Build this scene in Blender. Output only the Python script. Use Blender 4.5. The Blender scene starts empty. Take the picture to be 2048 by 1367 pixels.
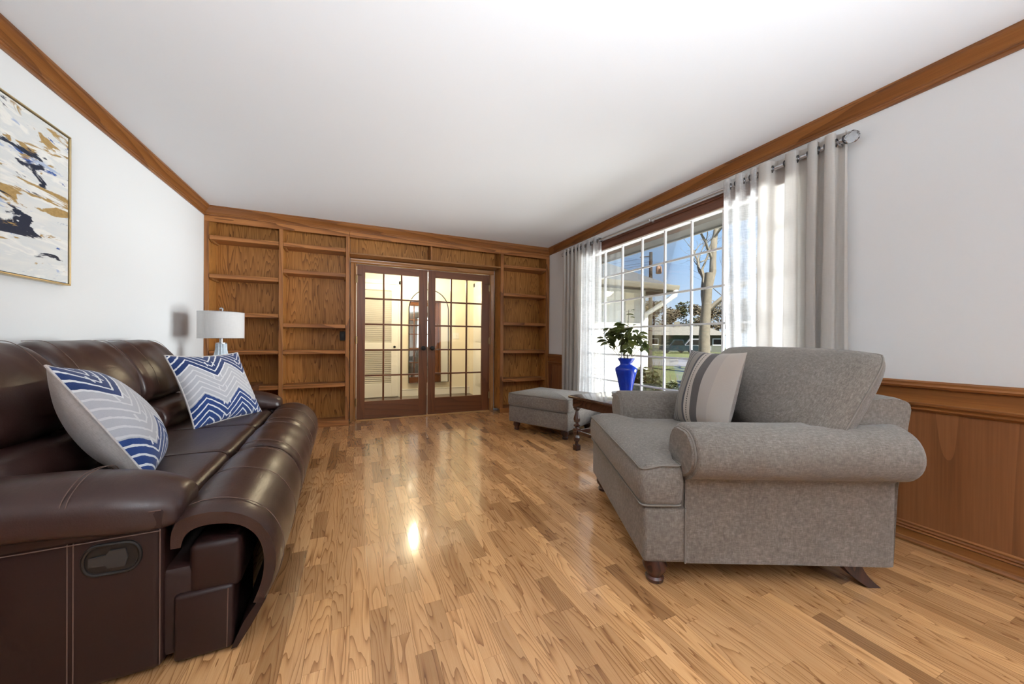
import bpy, bmesh, math, random
from mathutils import Vector, Matrix
from math import sin, cos, pi, radians as RAD

# ------------------------------------------------------------------ camera
SC = bpy.context.scene
COL = SC.collection
F_PX, YAW, PITCH, ROLL, CAM_H = 709.16, .412149, -.00314, .0067776, 1.04
fwd = Vector((sin(YAW)*cos(PITCH), cos(YAW)*cos(PITCH), sin(PITCH)))
rgt0 = Vector((cos(YAW), -sin(YAW), 0)); up0 = rgt0.cross(fwd)
rgt = rgt0*cos(ROLL)+up0*sin(ROLL); upv = up0*cos(ROLL)-rgt0*sin(ROLL)
cd = bpy.data.cameras.new('camera'); cam = bpy.data.objects.new('camera', cd); COL.objects.link(cam)
cd.sensor_width = 36; cd.lens = 36*F_PX/2048; cd.clip_start = .02; cd.clip_end = 400
mw = Matrix((rgt, upv, -fwd)).transposed().to_4x4(); mw.translation = (0, 0, CAM_H); cam.matrix_world = mw
SC.camera = cam

# ------------------------------------------------------------------ world, sun, large lights, exposure
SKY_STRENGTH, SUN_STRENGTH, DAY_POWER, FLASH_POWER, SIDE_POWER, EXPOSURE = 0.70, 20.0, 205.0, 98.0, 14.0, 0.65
w = bpy.data.worlds.new('sky'); SC.world = w; w.use_nodes = True
nt = w.node_tree; nt.nodes.clear()
wo = nt.nodes.new('ShaderNodeOutputWorld'); bg = nt.nodes.new('ShaderNodeBackground')
tc = nt.nodes.new('ShaderNodeTexCoord'); sep = nt.nodes.new('ShaderNodeSeparateXYZ'); rp = nt.nodes.new('ShaderNodeValToRGB')
nt.links.new(tc.outputs['Generated'], sep.inputs[0]); nt.links.new(sep.outputs['Z'], rp.inputs[0])
rp.color_ramp.elements[0].position = 0.0; rp.color_ramp.elements[0].color = (.74, .86, 1.0, 1)
rp.color_ramp.elements[1].position = .75; rp.color_ramp.elements[1].color = (.14, .34, .80, 1)
e = rp.color_ramp.elements.new(.22); e.color = (.40, .64, 1.0, 1)
nt.links.new(rp.outputs[0], bg.inputs[0]); bg.inputs[1].default_value = SKY_STRENGTH
nt.links.new(bg.outputs[0], wo.inputs[0])

def light(name, kind, loc, energy, color=(1, 1, 1), target=None, size=None, parent=None):
    d = bpy.data.lights.new(name, kind); d.energy = energy; d.color = color
    o = bpy.data.objects.new(name, d); COL.objects.link(o); o.location = loc
    if target is not None:
        o.rotation_euler = (Vector(target)-Vector(loc)).to_track_quat('-Z', 'Y').to_euler()
    if kind == 'AREA':
        d.shape = 'RECTANGLE'; d.size, d.size_y = size
    elif kind in ('POINT', 'SPOT') and size: d.shadow_soft_size = size
    if parent: o.parent = parent
    return o
sun = light('sun', 'SUN', (6, -14, 18), SUN_STRENGTH, (1, .95, .86), (4.6, 0, 0)); sun.data.angle = RAD(.6)
# added fill light outside, kept to the right of what the window shows
l_ = light('outdoor_daylight', 'AREA', (7.2, .9, 1.0), DAY_POWER, (.97, .98, 1.0), (0, 2.9, 1.3), (3.4, 2.8)); l_.data.spread = RAD(100)
# added fill light behind the camera, turned up to bounce off the ceiling
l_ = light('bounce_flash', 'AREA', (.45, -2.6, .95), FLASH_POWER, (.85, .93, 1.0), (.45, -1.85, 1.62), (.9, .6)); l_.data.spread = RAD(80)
# added fill light on the right wall, out of view behind the camera
l_ = light('side_window_daylight', 'AREA', (2.655, -.5, 1.40), SIDE_POWER, (.86, .93, 1.0), (-1.4, 2.4, 1.6), (1.5, 1.6)); l_.data.spread = RAD(150)
SC.view_settings.view_transform = 'Standard'; SC.view_settings.look = 'None'
SC.view_settings.exposure = EXPOSURE; SC.view_settings.gamma = 1; SC.view_settings.use_curve_mapping = False
SC.cycles.use_denoising = True
SC.cycles.max_bounces = 7; SC.cycles.diffuse_bounces = 4; SC.cycles.glossy_bounces = 3
SC.cycles.use_adaptive_sampling = True; SC.cycles.adaptive_threshold = .025; SC.cycles.adaptive_min_samples = 20
SC.cycles.transmission_bounces = 4; SC.cycles.transparent_max_bounces = 16
SC.cycles.sample_clamp_indirect = 6; SC.cycles.caustics_reflective = False; SC.cycles.caustics_refractive = False
random.seed(7)

# ------------------------------------------------------------------ node helpers
class NT:
    def __init__(s, name):
        s.m = bpy.data.materials.new(name); s.m.use_nodes = True
        s.t = s.m.node_tree; s.t.nodes.clear()
        s.out = s.n('ShaderNodeOutputMaterial')
    def n(s, typ, **kw):
        x = s.t.nodes.new(typ)
        for k, v in kw.items(): setattr(x, k, v)
        return x
    def set(s, sock, v):
        if isinstance(v, bpy.types.NodeSocket): s.t.links.new(v, sock)
        elif v is not None: sock.default_value = v
    def math(s, op, a, b=None, c=None, clamp=False):
        x = s.n('ShaderNodeMath', operation=op); x.use_clamp = clamp
        s.set(x.inputs[0], a); s.set(x.inputs[1], b); s.set(x.inputs[2], c)
        return x.outputs[0]
    def vmath(s, op, a, b=None):
        x = s.n('ShaderNodeVectorMath', operation=op); s.set(x.inputs[0], a)
        if op == 'SCALE': s.set(x.inputs['Scale'], b)
        elif b is not None: s.set(x.inputs[1], b)
        return x.outputs[0]
    def sepxyz(s, v): x = s.n('ShaderNodeSeparateXYZ'); s.set(x.inputs[0], v); return x.outputs
    def comb(s, a, b, c):
        x = s.n('ShaderNodeCombineXYZ'); s.set(x.inputs[0], a); s.set(x.inputs[1], b); s.set(x.inputs[2], c); return x.outputs[0]
    def noise(s, vec, scale=5, detail=2, rough=.5, dist=0):
        x = s.n('ShaderNodeTexNoise'); s.set(x.inputs['Vector'], vec); s.set(x.inputs['Scale'], scale)
        s.set(x.inputs['Detail'], detail); s.set(x.inputs['Roughness'], rough); s.set(x.inputs['Distortion'], dist)
        return x.outputs[0]
    def ramp(s, fac, stops, interp='LINEAR'):
        x = s.n('ShaderNodeValToRGB'); s.set(x.inputs[0], fac); cr = x.color_ramp; cr.interpolation = interp
        while len(cr.elements) < len(stops): cr.elements.new(.5)
        for el, (p, c) in zip(cr.elements, stops):
            el.position = p; el.color = (*c, 1) if len(c) == 3 else c
        return x.outputs[0]
    def mix(s, fac, a, b, typ='MIX'):
        x = s.n('ShaderNodeMix', data_type='RGBA', blend_type=typ)
        s.set(x.inputs[0], fac)
        s.set(x.inputs[6], (*a, 1) if isinstance(a, tuple) and len(a) == 3 else a)
        s.set(x.inputs[7], (*b, 1) if isinstance(b, tuple) and len(b) == 3 else b)
        return x.outputs[2]
    def bump(s, h, strength=.2, dist=.002):
        x = s.n('ShaderNodeBump'); s.set(x.inputs['Height'], h); x.inputs['Strength'].default_value = strength
        x.inputs['Distance'].default_value = dist; return x.outputs[0]
    def bsdf(s, color, rough=.5, metal=0, normal=None, spec=.5, coat=0, coat_rough=.1, trans=0, ior=1.45, sheen=0, emit=None, estr=0):
        x = s.n('ShaderNodeBsdfPrincipled')
        s.set(x.inputs['Base Color'], (*color, 1) if isinstance(color, tuple) and len(color) == 3 else color)
        s.set(x.inputs['Roughness'], rough); s.set(x.inputs['Metallic'], metal)
        s.set(x.inputs['Specular IOR Level'], spec); s.set(x.inputs['Coat Weight'], coat); s.set(x.inputs['Coat Roughness'], coat_rough)
        s.set(x.inputs['Transmission Weight'], trans); s.set(x.inputs['IOR'], ior); s.set(x.inputs['Sheen Weight'], sheen)
        if normal is not None: s.set(x.inputs['Normal'], normal)
        if emit: x.inputs['Emission Color'].default_value = (*emit, 1); x.inputs['Emission Strength'].default_value = estr
        return x.outputs[0]
    def mixsh(s, fac, a, b):
        x = s.n('ShaderNodeMixShader'); s.set(x.inputs[0], fac); s.set(x.inputs[1], a); s.set(x.inputs[2], b); return x.outputs[0]
    def pos(s): return s.n('ShaderNodeNewGeometry').outputs['Position']
    def obj(s): return s.n('ShaderNodeTexCoord').outputs['Object']
    def uv(s): return s.n('ShaderNodeTexCoord').outputs['UV']
    def done(s, sh): s.set(s.out.inputs[0], sh); return s.m

def plain(name, color, rough=.5, metal=0, bump=0, bscale=200, var=0, vscale=8, **kw):
    t = NT(name); p = t.obj(); nrm = None; c = color
    if var:
        nz = t.noise(p, vscale, 3)
        c = t.mix(nz, tuple(x*(1-var) for x in color), tuple(min(1, x*(1+var)) for x in color))
    if bump: nrm = t.bump(t.noise(p, bscale, 2), bump)
    return t.done(t.bsdf(c, rough, metal, nrm, **kw))

def wood(name, dark, mid, light, along='Z', scale=1.0, rough=.35, rnd=None, coat=0., cath=1.0, stretch=.07, bump=.12, grain=1.0, spec=.5, sharp=2.2):
    t = NT(name); p = t.pos(); r = None
    if rnd == 'object': r = t.n('ShaderNodeObjectInfo').outputs['Random']
    elif rnd == 'island': r = t.n('ShaderNodeNewGeometry').outputs['Random Per Island']
    if r is not None:
        p = t.vmath('ADD', p, t.comb(t.math('MULTIPLY', r, 31.7), t.math('MULTIPLY', r, 57.3), t.math('MULTIPLY', r, 13.1)))
    sc = {'X': (stretch, 1, 1), 'Y': (1, stretch, 1), 'Z': (1, 1, stretch)}[along]
    q = t.vmath('MULTIPLY', p, tuple(a*scale for a in sc))
    x, y, z = t.sepxyz(q)[0:3]
    acr = t.math('ADD', t.math('ADD', x, y), z)
    low = t.noise(q, 5.0, 2.0, .5)
    ring = t.math('ADD', t.math('MULTIPLY', acr, 14.0), t.math('MULTIPLY', low, 16.0*cath))
    fr = t.math('FRACT', ring)
    saw = t.math('POWER', fr, sharp)
    fine = t.noise(t.vmath('MULTIPLY', p, tuple(a*scale*(1 if a == 1 else .35) for a in sc)), 190, 2, .6)
    broad = t.noise(q, 2.3, 2)
    g = t.math('ADD', t.math('MULTIPLY', saw, .62*grain), t.math('MULTIPLY', fine, .55))
    g = t.math('ADD', g, t.math('MULTIPLY', t.math('SUBTRACT', broad, .5), .5))
    col = t.ramp(g, [(.12, light), (.48, mid), (.95, dark)])
    if r is not None:
        col = t.mix(1.0, col, t.ramp(r, [(0, (.52, .48, .45)), (.10, (.70, .66, .62)), (.28, (.88, .87, .86)), (.6, (1.0, 1.0, 1.0)), (.85, (1.12, 1.12, 1.1)), (1, (1.24, 1.26, 1.26))]), 'MULTIPLY')
    h = t.math('SUBTRACT', 0.0, g)
    rr = t.math('ADD', t.math('MULTIPLY', fine, .12), rough-.06)
    return t.done(t.bsdf(col, rr, 0, t.bump(h, bump, .0006), coat=coat, coat_rough=.09, spec=spec))

def fabric(name, base, light, dark, scale=1.0, bump=.35, rough=.95, sheen=.2):
    t = NT(name); p = t.obj()
    a = t.noise(t.vmath('MULTIPLY', p, (260*scale, 34*scale, 34*scale)), 1, 2, .6)
    b = t.noise(t.vmath('MULTIPLY', p, (34*scale, 260*scale, 34*scale)), 1, 2, .6)
    c = t.noise(t.vmath('MULTIPLY', p, (34*scale, 34*scale, 260*scale)), 1, 2, .6)
    g = t.math('MULTIPLY', t.math('ADD', t.math('ADD', a, b), c), .333)
    big = t.noise(p, 4, 3)
    g2 = t.math('ADD', g, t.math('MULTIPLY', t.math('SUBTRACT', big, .5), .12))
    col = t.ramp(g2, [(.34, dark), (.5, base), (.66, light)])
    fine = t.noise(p, 900*scale, 1)
    return t.done(t.bsdf(col, rough, 0, t.bump(t.math('ADD', g, t.math('MULTIPLY', fine, .4)), bump, .002), spec=.2, sheen=sheen))

M = {}
M['wall'] = plain('wall_paint', (.79, .80, .805), .75, bump=.05, bscale=120)
M['ceil'] = plain('ceiling_paint', (.85, .865, .89), .85, bump=.04, bscale=90)
M['oak'] = wood('oak_panel_wood', (.17, .066, .015), (.40, .168, .041), (.54, .245, .066), 'Z', 1.7, .42, cath=1.15, stretch=.09, spec=.3)
M['oak_y'] = wood('oak_frame_wood', (.14, .050, .015), (.33, .128, .040), (.43, .18, .058), 'X', 1.0, .34, cath=.5, spec=.35)
M['oak_z'] = wood('oak_stile_wood', (.13, .047, .014), (.29, .112, .035), (.38, .16, .050), 'Z', 1.0, .34, cath=.4, spec=.35)
M['crown_x'] = wood('crown_wood_x', (.10, .034, .010), (.22, .080, .022), (.31, .125, .036), 'X', 1.0, .3, cath=.4, grain=.7)
M['crown_y'] = wood('crown_wood_y', (.10, .034, .010), (.22, .080, .022), (.31, .125, .036), 'Y', 1.0, .3, cath=.4, grain=.7)
M['door_z'] = wood('door_wood_z', (.065, .022, .009), (.145, .050, .019), (.19, .068, .026), 'Z', 1.0, .3, cath=.3, grain=.6)
M['door_x'] = wood('door_wood_x', (.065, .022, .009), (.145, .050, .019), (.19, .068, .026), 'X', 1.0, .3, cath=.3, grain=.6)
M['casing_z'] = wood('casing_wood_z', (.12, .047, .014), (.29, .125, .04), (.40, .19, .065), 'Z', 1.0, .25, cath=.3, grain=.6)
M['casing_x'] = wood('casing_wood_x', (.12, .047, .014), (.29, .125, .04), (.40, .19, .065), 'X', 1.0, .25, cath=.3, grain=.6)
M['head_y'] = wood('window_head_wood', (.060, .020, .010), (.125, .043, .021), (.17, .062, .032), 'Y', 1.0, .35, cath=.3, grain=.5)  # casing wood darkened: its backlit shade is in the colour
M['wains'] = wood('wainscot_wood', (.09, .030, .012), (.20, .075, .027), (.26, .105, .04), 'Z', .6, .33, cath=.6, grain=.55)
FC = ((.25, .105, .037), (.54, .275, .113), (.66, .37, .17))
M['plank'] = wood('oak_plank', *FC, 'Y', 2.3, .24, rnd='object', coat=.6, cath=1.0, stretch=.085, bump=.05, sharp=3.6)
M['plank_far'] = wood('oak_plank_far', *FC, 'Y', 2.3, .24, rnd='island', coat=.6, cath=1.0, stretch=.085, bump=.05, sharp=3.6)
M['subfloor'] = plain('dark_joint', (.09, .04, .016), .7)
M['thresh'] = wood('threshold_oak', (.30, .14, .05), (.55, .30, .11), (.62, .36, .15), 'X', 1.0, .3, cath=.3, grain=.5)
M['darkwood'] = wood('dark_walnut', (.016, .007, .005), (.045, .018, .012), (.075, .032, .021), 'X', 1.0, .22, coat=.5, cath=.3, grain=.35)
M['footwood'] = wood('mahogany_foot', (.014, .005, .003), (.05, .015, .008), (.085, .028, .014), 'Z', 1.2, .35, coat=.15, cath=.4)

def leather():
    t = NT('brown_leather'); p = t.obj()
    big = t.noise(p, 6, 3); fine = t.noise(p, 420, 2)
    vor = t.n('ShaderNodeTexVoronoi'); t.set(vor.inputs['Vector'], p); vor.inputs['Scale'].default_value = 330
    wr = t.noise(t.vmath('MULTIPLY', p, (26, 9, 20)), 1, 3, .55, .6)
    col = t.mix(big, (.028, .0125, .010), (.048, .022, .018))
    h = t.math('ADD', t.math('MULTIPLY', vor.outputs['Distance'], .10), t.math('MULTIPLY', wr, .9))
    rr = t.math('ADD', t.math('MULTIPLY', fine, .10), .29)
    return t.done(t.bsdf(col, rr, 0, t.bump(h, .16, .01), spec=.55))
M['leather'] = leather()
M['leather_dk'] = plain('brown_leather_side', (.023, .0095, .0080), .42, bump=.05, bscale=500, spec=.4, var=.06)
M['stitch'] = plain('tan_thread', (.13, .078, .062), .7)
M['leverp'] = plain('charcoal_plastic', (.035, .032, .030), .45)
M['plastic'] = plain('black_plastic', (.012, .010, .009), .4)
M['fabric'] = fabric('grey_tweed', (.175, .150, .128), (.27, .24, .21), (.115, .097, .080), 1.7)
M['piping'] = plain('grey_piping', (.19, .165, .14), .9)
M['linen'] = fabric('beige_linen', (.62, .59, .55), (.72, .69, .65), (.48, .45, .42), 1.3, .2)
M['white'] = plain('white_vinyl', (.80, .81, .82), .4)
M['whitepaint'] = plain('white_trim_paint', (.80, .78, .72), .45)
M['steel'] = plain('brushed_nickel', (.62, .62, .64), .28, 1)
M['darksteel'] = plain('gunmetal_ring', (.10, .10, .11), .3, 1)
M['black'] = plain('oil_rubbed_black', (.014, .012, .011), .3, .4)
M['brass'] = plain('antique_brass', (.34, .24, .12), .35, 1)
M['gold'] = plain('gold_frame', (.62, .48, .26), .35, .8)

def glass(name, tint=(1, 1, 1), refl=1.0, rough=.0):
    t = NT(name); fr = t.n('ShaderNodeFresnel'); fr.inputs[0].default_value = 1.45
    tr = t.n('ShaderNodeBsdfTransparent'); tr.inputs[0].default_value = (*tint, 1)
    gl = t.n('ShaderNodeBsdfGlossy'); gl.inputs['Roughness'].default_value = rough
    return t.done(t.mixsh(t.math('MULTIPLY', fr.outputs[0], refl), tr.outputs[0], gl.outputs[0]))
M['glass'] = glass('window_glass', (.97, .985, .98), .6)
M['doorglass'] = glass('door_glass', (.97, .98, .96), .55)
M['mirror'] = plain('mirror_silver', (.9, .9, .9), .01, 1)
def solidglass(name, col, rough=.02):
    t = NT(name); return t.done(t.bsdf(col, rough, 0, trans=1.0, ior=1.45))
M['crystal'] = solidglass('clear_crystal', (.95, .97, 1.0))
def blueglass():
    t = NT('cobalt_glass'); p = t.obj(); n = t.noise(t.vmath('MULTIPLY', p, (30, 30, 9)), 1, 3)
    col = t.mix(n, (.010, .03, .42), (.02, .10, .75))
    a = t.bsdf(col, .06, 0, t.bump(n, .2, .004), coat=.6, coat_rough=.03)
    tl = t.n('ShaderNodeBsdfTranslucent'); t.set(tl.inputs[0], col)
    return t.done(t.mixsh(.4, a, tl.outputs[0]))
M['cobalt'] = blueglass()
def cloth_trans(name, base, trans, alpha, bumpv=True, streak=True):
    t = NT(name); p = t.pos()
    s = t.noise(t.vmath('MULTIPLY', p, (20, 20, 260)), 1, 3, .6)
    s2 = t.noise(t.vmath('MULTIPLY', p, (300, 300, 14)), 1, 2, .6)
    g = t.math('MULTIPLY', t.math('ADD', s, s2), .5)
    col = t.mix(g, tuple(x*.82 for x in base), tuple(min(1, x*1.1) for x in base))
    d = t.bsdf(col, .95, 0, t.bump(g, .25, .002), spec=.1)
    tl = t.n('ShaderNodeBsdfTranslucent'); t.set(tl.inputs[0], t.mix(g, tuple(x*.8 for x in base), base))
    sh = t.mixsh(trans, d, tl.outputs[0])
    if alpha < 1:
        tr = t.n('ShaderNodeBsdfTransparent')
        f = t.math('ADD', t.math('MULTIPLY', t.math('SUBTRACT', g, .5), .9), alpha, clamp=True)
        sh = t.mixsh(f, tr.outputs[0], sh)
    return t.done(sh)
M['sheer'] = cloth_trans('white_sheer', (.92, .92, .93), .5, .62)
M['drape'] = cloth_trans('linen_drape', (.76, .725, .685), .42, 1)
M['shade'] = cloth_trans('white_shade', (.95, .945, .94), .45, 1)

# ------------------------------------------------------------------ mesh helpers
def add_obj(name, me, mat=None, parent=None):
    o = bpy.data.objects.new(name, me); COL.objects.link(o)
    if mat is not None and not me.materials: me.materials.append(mat)
    if parent is not None: o.parent = parent
    return o
def tag(o, label=None, cat=None, group=None, kind=None):
    if label: o['label'] = label
    if cat: o['category'] = cat
    if group: o['group'] = group
    if kind: o['kind'] = kind
    return o
def empty(name, loc=(0, 0, 0), rz=0, label=None, cat=None, group=None, kind=None):
    o = bpy.data.objects.new(name, None); COL.objects.link(o); o.location = loc; o.rotation_euler = (0, 0, rz)
    o.empty_display_size = .1
    return tag(o, label, cat, group, kind)

def frame3(d):
    d = d.normalized(); a = Vector((0, 0, 1)) if abs(d.z) < .95 else Vector((1, 0, 0))
    u = d.cross(a).normalized(); return u, d.cross(u).normalized()

class MB:
    def __init__(s): s.v = []; s.f = []
    def add(s, v, f, T=None):
        k = len(s.v)
        s.v += [tuple(T @ Vector(x)) if T else tuple(x) for x in v]; s.f += [tuple(i+k for i in q) for q in f]; return s
    def box(s, x0, x1, y0, y1, z0, z1, T=None):
        v = [(x, y, z) for z in (z0, z1) for y in (y0, y1) for x in (x0, x1)]
        return s.add(v, [(0, 2, 3, 1), (4, 5, 7, 6), (0, 1, 5, 4), (2, 6, 7, 3), (0, 4, 6, 2), (1, 3, 7, 5)], T)
    def rbox(s, x0, x1, y0, y1, z0, z1, r=.004, seg=1, T=None):
        bm = bmesh.new(); bmesh.ops.create_cube(bm, size=1)
        for q in bm.verts: q.co = Vector(((x0+x1)/2+q.co.x*(x1-x0), (y0+y1)/2+q.co.y*(y1-y0), (z0+z1)/2+q.co.z*(z1-z0)))
        r = min(r, .49*min(abs(x1-x0), abs(y1-y0), abs(z1-z0)))
        bmesh.ops.bevel(bm, geom=bm.edges[:], offset=r, segments=seg, profile=.5, affect='EDGES')
        bm.verts.index_update()
        s.add([q.co[:] for q in bm.verts], [[q.index for q in f.verts] for f in bm.faces], T); bm.free(); return s
    def tube(s, pts, r, n=8, closed=False, T=None):
        pts = [Vector(p) for p in pts]; N = len(pts); rs = r if isinstance(r, (list, tuple)) else [r]*N
        v = []; u = None
        for i, p in enumerate(pts):
            a = pts[(i-1) % N] if (i or closed) else p; b = pts[(i+1) % N] if (i < N-1 or closed) else p
            d = (b-a); d = d.normalized() if d.length > 1e-9 else Vector((0, 0, 1))
            if u is None: u, q = frame3(d)
            else:
                u = (u-d*u.dot(d)); u = u.normalized() if u.length > 1e-6 else frame3(d)[0]
                q = d.cross(u)
            v += [p+(u*cos(2*pi*k/n)+q*sin(2*pi*k/n))*rs[i] for k in range(n)]
        f = []
        for i in range(N if closed else N-1):
            j = (i+1) % N
            for k in range(n): f.append((i*n+k, i*n+(k+1) % n, j*n+(k+1) % n, j*n+k))
        if not closed: f += [tuple(range(n-1, -1, -1)), tuple((N-1)*n+k for k in range(n))]
        return s.add([x[:] for x in v], f, T)
    def lathe(s, prof, c=(0, 0, 0), n=24, T=None, sq=None):
        v = []; f = []
        for r, z in prof:
            for k in range(n):
                a = 2*pi*(k+.5)/n; rr = r
                if sq: rr = r/max(abs(cos(a)), abs(sin(a)))
                v.append((c[0]+rr*cos(a), c[1]+rr*sin(a), c[2]+z))
        for i in range(len(prof)-1):
            for k in range(n): f.append((i*n+k, i*n+(k+1) % n, (i+1)*n+(k+1) % n, (i+1)*n+k))
        f += [tuple(range(n-1, -1, -1)), tuple((len(prof)-1)*n+k for k in range(n))]
        return s.add(v, f, T)
    def rings(s, R, caps=True, T=None, closed=True):
        n = len(R[0]); v = [x for r in R for x in r]; f = []
        for i in range(len(R)-1):
            for k in range(n if closed else n-1): f.append((i*n+k, i*n+(k+1) % n, (i+1)*n+(k+1) % n, (i+1)*n+k))
        if caps and closed:
            for i, rev in ((0, True), (len(R)-1, False)):
                c = [sum(p[j] for p in R[i])/n for j in range(3)]; v.append(c); ci = len(v)-1
                for k in range(n):
                    a, b = i*n+k, i*n+(k+1) % n
                    f.append((b, a, ci) if rev else (a, b, ci))
        return s.add(v, f, T)
    def prism(s, prof, fn, a, b, T=None):
        """2-D closed profile swept from a to b, fn(p,q,t)->xyz"""
        return s.rings([[fn(p, q, t) for p, q in prof] for t in (a, b)], True, T)
    def build(s, name, mat, parent=None, smooth=35):
        me = bpy.data.meshes.new(name); me.from_pydata([tuple(x) for x in s.v], [], s.f); me.validate()
        bm = bmesh.new(); bm.from_mesh(me); bmesh.ops.recalc_face_normals(bm, faces=bm.faces[:]); bm.to_mesh(me); bm.free()
        if smooth:
            for p in me.polygons: p.use_smooth = True
            if smooth < 180: me.set_sharp_from_angle(angle=RAD(smooth))
        return add_obj(name, me, mat, parent)

def cr(ctrl, n=40, closed=True):
    P = [Vector(p) for p in ctrl]; N = len(P); out = []
    segs = N if closed else N-1
    for i in range(n):
        t = i/n*segs if closed else i/(n-1)*segs
        k = min(int(t), segs-1); u = t-k
        g = (lambda j: P[j % N]) if closed else (lambda j: P[min(max(j, 0), N-1)])
        a, b, c, d = g(k-1), g(k), g(k+1), g(k+2)
        out.append(.5*((2*b)+(c-a)*u+(2*a-5*b+4*c-d)*u*u+(3*b-3*c+d-a)*u**3))
    return out

def puffy(name, ctrl, t0, t1, mat, parent, fn, n=18, k=.16, p=5, rn=44, mod=None):
    """profile ctrl[(a,b)] swept along t0..t1 with softly rounded ends; fn(a,b,t)->xyz"""
    pr = cr([(a, b, 0) for a, b in ctrl], rn); c = sum(pr, Vector())/len(pr); R = []
    for i in range(n+1):
        uu = -cos(pi*i/n); uu = .55*uu+.45*(2*i/n-1)
        s = 1-k+k*math.sqrt(max(0, 1-abs(uu)**p)); t = t0+(t1-t0)*(uu+1)/2
        ring = []
        for q in pr:
            x = c+(q-c)*s
            if mod: x = mod(x, (uu+1)/2)
            ring.append(fn(x.x, x.y, t))
        R.append(ring)
    return MB().rings(R).build(name, mat, parent, 60)

def copy_tree(o, parent=None, loc=None, rz=None, label=None):
    c = o.copy(); COL.objects.link(c); c.parent = parent
    for ch in list(o.children): copy_tree(ch, c)
    if loc is not None: c.location = loc
    if rz is not None: c.rotation_euler = (0, 0, rz)
    if label: c['label'] = label
    return c
ST = 'structure'
XL, XR, YS, YB, YR, ZC = -1.488, 2.696, 4.74, 4.99, -3.2, 2.44

# ------------------------------------------------------------------ room shell
m = MB(); m.box(XL-.12, XR+.14, YR-.1, 5.12, -.09, -.0125)
floor = tag(m.build('floor', M['subfloor'], None, 0), 'glossy oak strip floor of short honey-brown planks', None, None, ST)
m = MB(); m.box(XL-.12, XR+.14, YR-.1, 5.12, ZC, ZC+.1)
tag(m.build('ceiling', M['ceil'], None, 0), 'smooth white painted ceiling', None, None, ST)
m = MB(); m.box(XL-.12, XL, YR-.1, 5.12, 0, ZC)
tag(m.build('wall_left', M['wall'], None, 0), 'plain white wall behind the leather sofa', None, None, ST)
WY0, WY1, WZ0, WZ1 = 1.362, 3.866, .235, 2.165
m = MB(); m.box(XR, XR+.13, YR-.1, WY0, 0, ZC).box(XR, XR+.13, WY1, 5.12, 0, ZC).box(XR, XR+.13, WY0, WY1, WZ1, ZC).box(XR, XR+.13, WY0, WY1, 0, WZ0)
wall_r = tag(m.build('wall_right', M['wall'], None, 0), 'white wall with the large picture window', None, None, ST)
m = MB(); m.box(XL, -.035, YB+.012, 5.12, 0, ZC).box(1.825, XR, YB+.012, 5.12, 0, ZC).box(-.035, 1.825, YB+.012, 5.12, 2.035, ZC)
tag(m.build('wall_back', M['wall'], None, 0), 'back wall carrying bookcases and french doors', None, None, ST)
m = MB(); m.box(XL-.12, XR+.14, YR-.12, YR, 0, ZC)
tag(m.build('wall_rear', M['wall'], None, 0), 'white wall behind the viewpoint', None, None, ST)
# added window frame around the side fill light, out of view behind the camera
for n_, bx in (('trim_9', (XR-.02, XR, -1.32, .32, .52, .60)), ('trim_17', (XR-.02, XR, -1.32, .32, 2.20, 2.28)), ('trim_18', (XR-.02, XR, -1.32, -1.25, .60, 2.20)), ('trim_19', (XR-.02, XR, .25, .32, .60, 2.20))):
    tag(MB().rbox(*bx).build(n_, M['white']), 'white frame of the second window beside the viewpoint', None, 'second window frame', ST)

# planks
SX, SY0, SY1, SW = XL, YR, 4.98, .0668
cells = []
nx = int((XR-XL)/SW)+1
rp_ = random.Random(11)
for i in range(nx):
    y = SY0-rp_.random()*.3; x0 = SX+i*SW
    while y < SY1:
        L = rp_.choice((.2, .25, .28, .31, .34, .38, .42, .48, .55))
        a, b = max(y, SY0), min(y+L, SY1); y += L
        if b-a < .02: continue
        cells.append((x0+SW/2, (a+b)/2, min(SW, XR-x0), b-a))
def pix(x, y, z):
    d = Vector((x, y, z-CAM_H)); zz = d.dot(fwd)
    return None if zz < .05 else (1024+F_PX*d.dot(rgt)/zz, 683.5-F_PX*d.dot(upv)/zz)
def weight(c):
    x, y, wx, ly = c; p = pix(x, y, 0)
    if p is None or not (-40 < p[0] < 2088 and p[1] < 1400): return 0
    if x < -.38 and y > 1.45 and y < 3.7: return 0
    dx, dy = x-1.169, y-1.149; dd, ww = dx*.908-dy*.419, dx*.419+dy*.908
    if .05 < dd < .9 and .05 < ww < .95: return 0
    if x > 1.75 and y > 3.3 : return 0
    d = Vector((x, y, -CAM_H)).dot(fwd)
    return wx*ly/d**3
order = sorted(range(len(cells)), key=lambda i: -weight(cells[i])); near = set(order[:296])
me = bpy.data.meshes.new('plank'); b_ = MB(); b_.rbox(-.5, .5, -.5, .5, -1, 0, .003)
me.from_pydata(b_.v, [], b_.f); me.materials.append(M['plank'])
far = MB()
for i, (x, y, wx, ly) in enumerate(cells):
    if i in near:
        o = bpy.data.objects.new('plank', me); COL.objects.link(o); o.parent = floor
        o.location = (x, y, rp_.uniform(-.00012, .0)); o.scale = (wx-.0006, ly-.0006, .012)
        o.rotation_euler = (rp_.uniform(-.0012, .0012), rp_.uniform(-.003, .003), 0)
    else:
        far.box(x-wx/2+.0003, x+wx/2-.0003, y-ly/2+.0003, y+ly/2-.0003, -.012, 0)
tag(far.build('plank_field', M['plank_far'], floor, 0), None, None, None, 'stuff')

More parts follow.
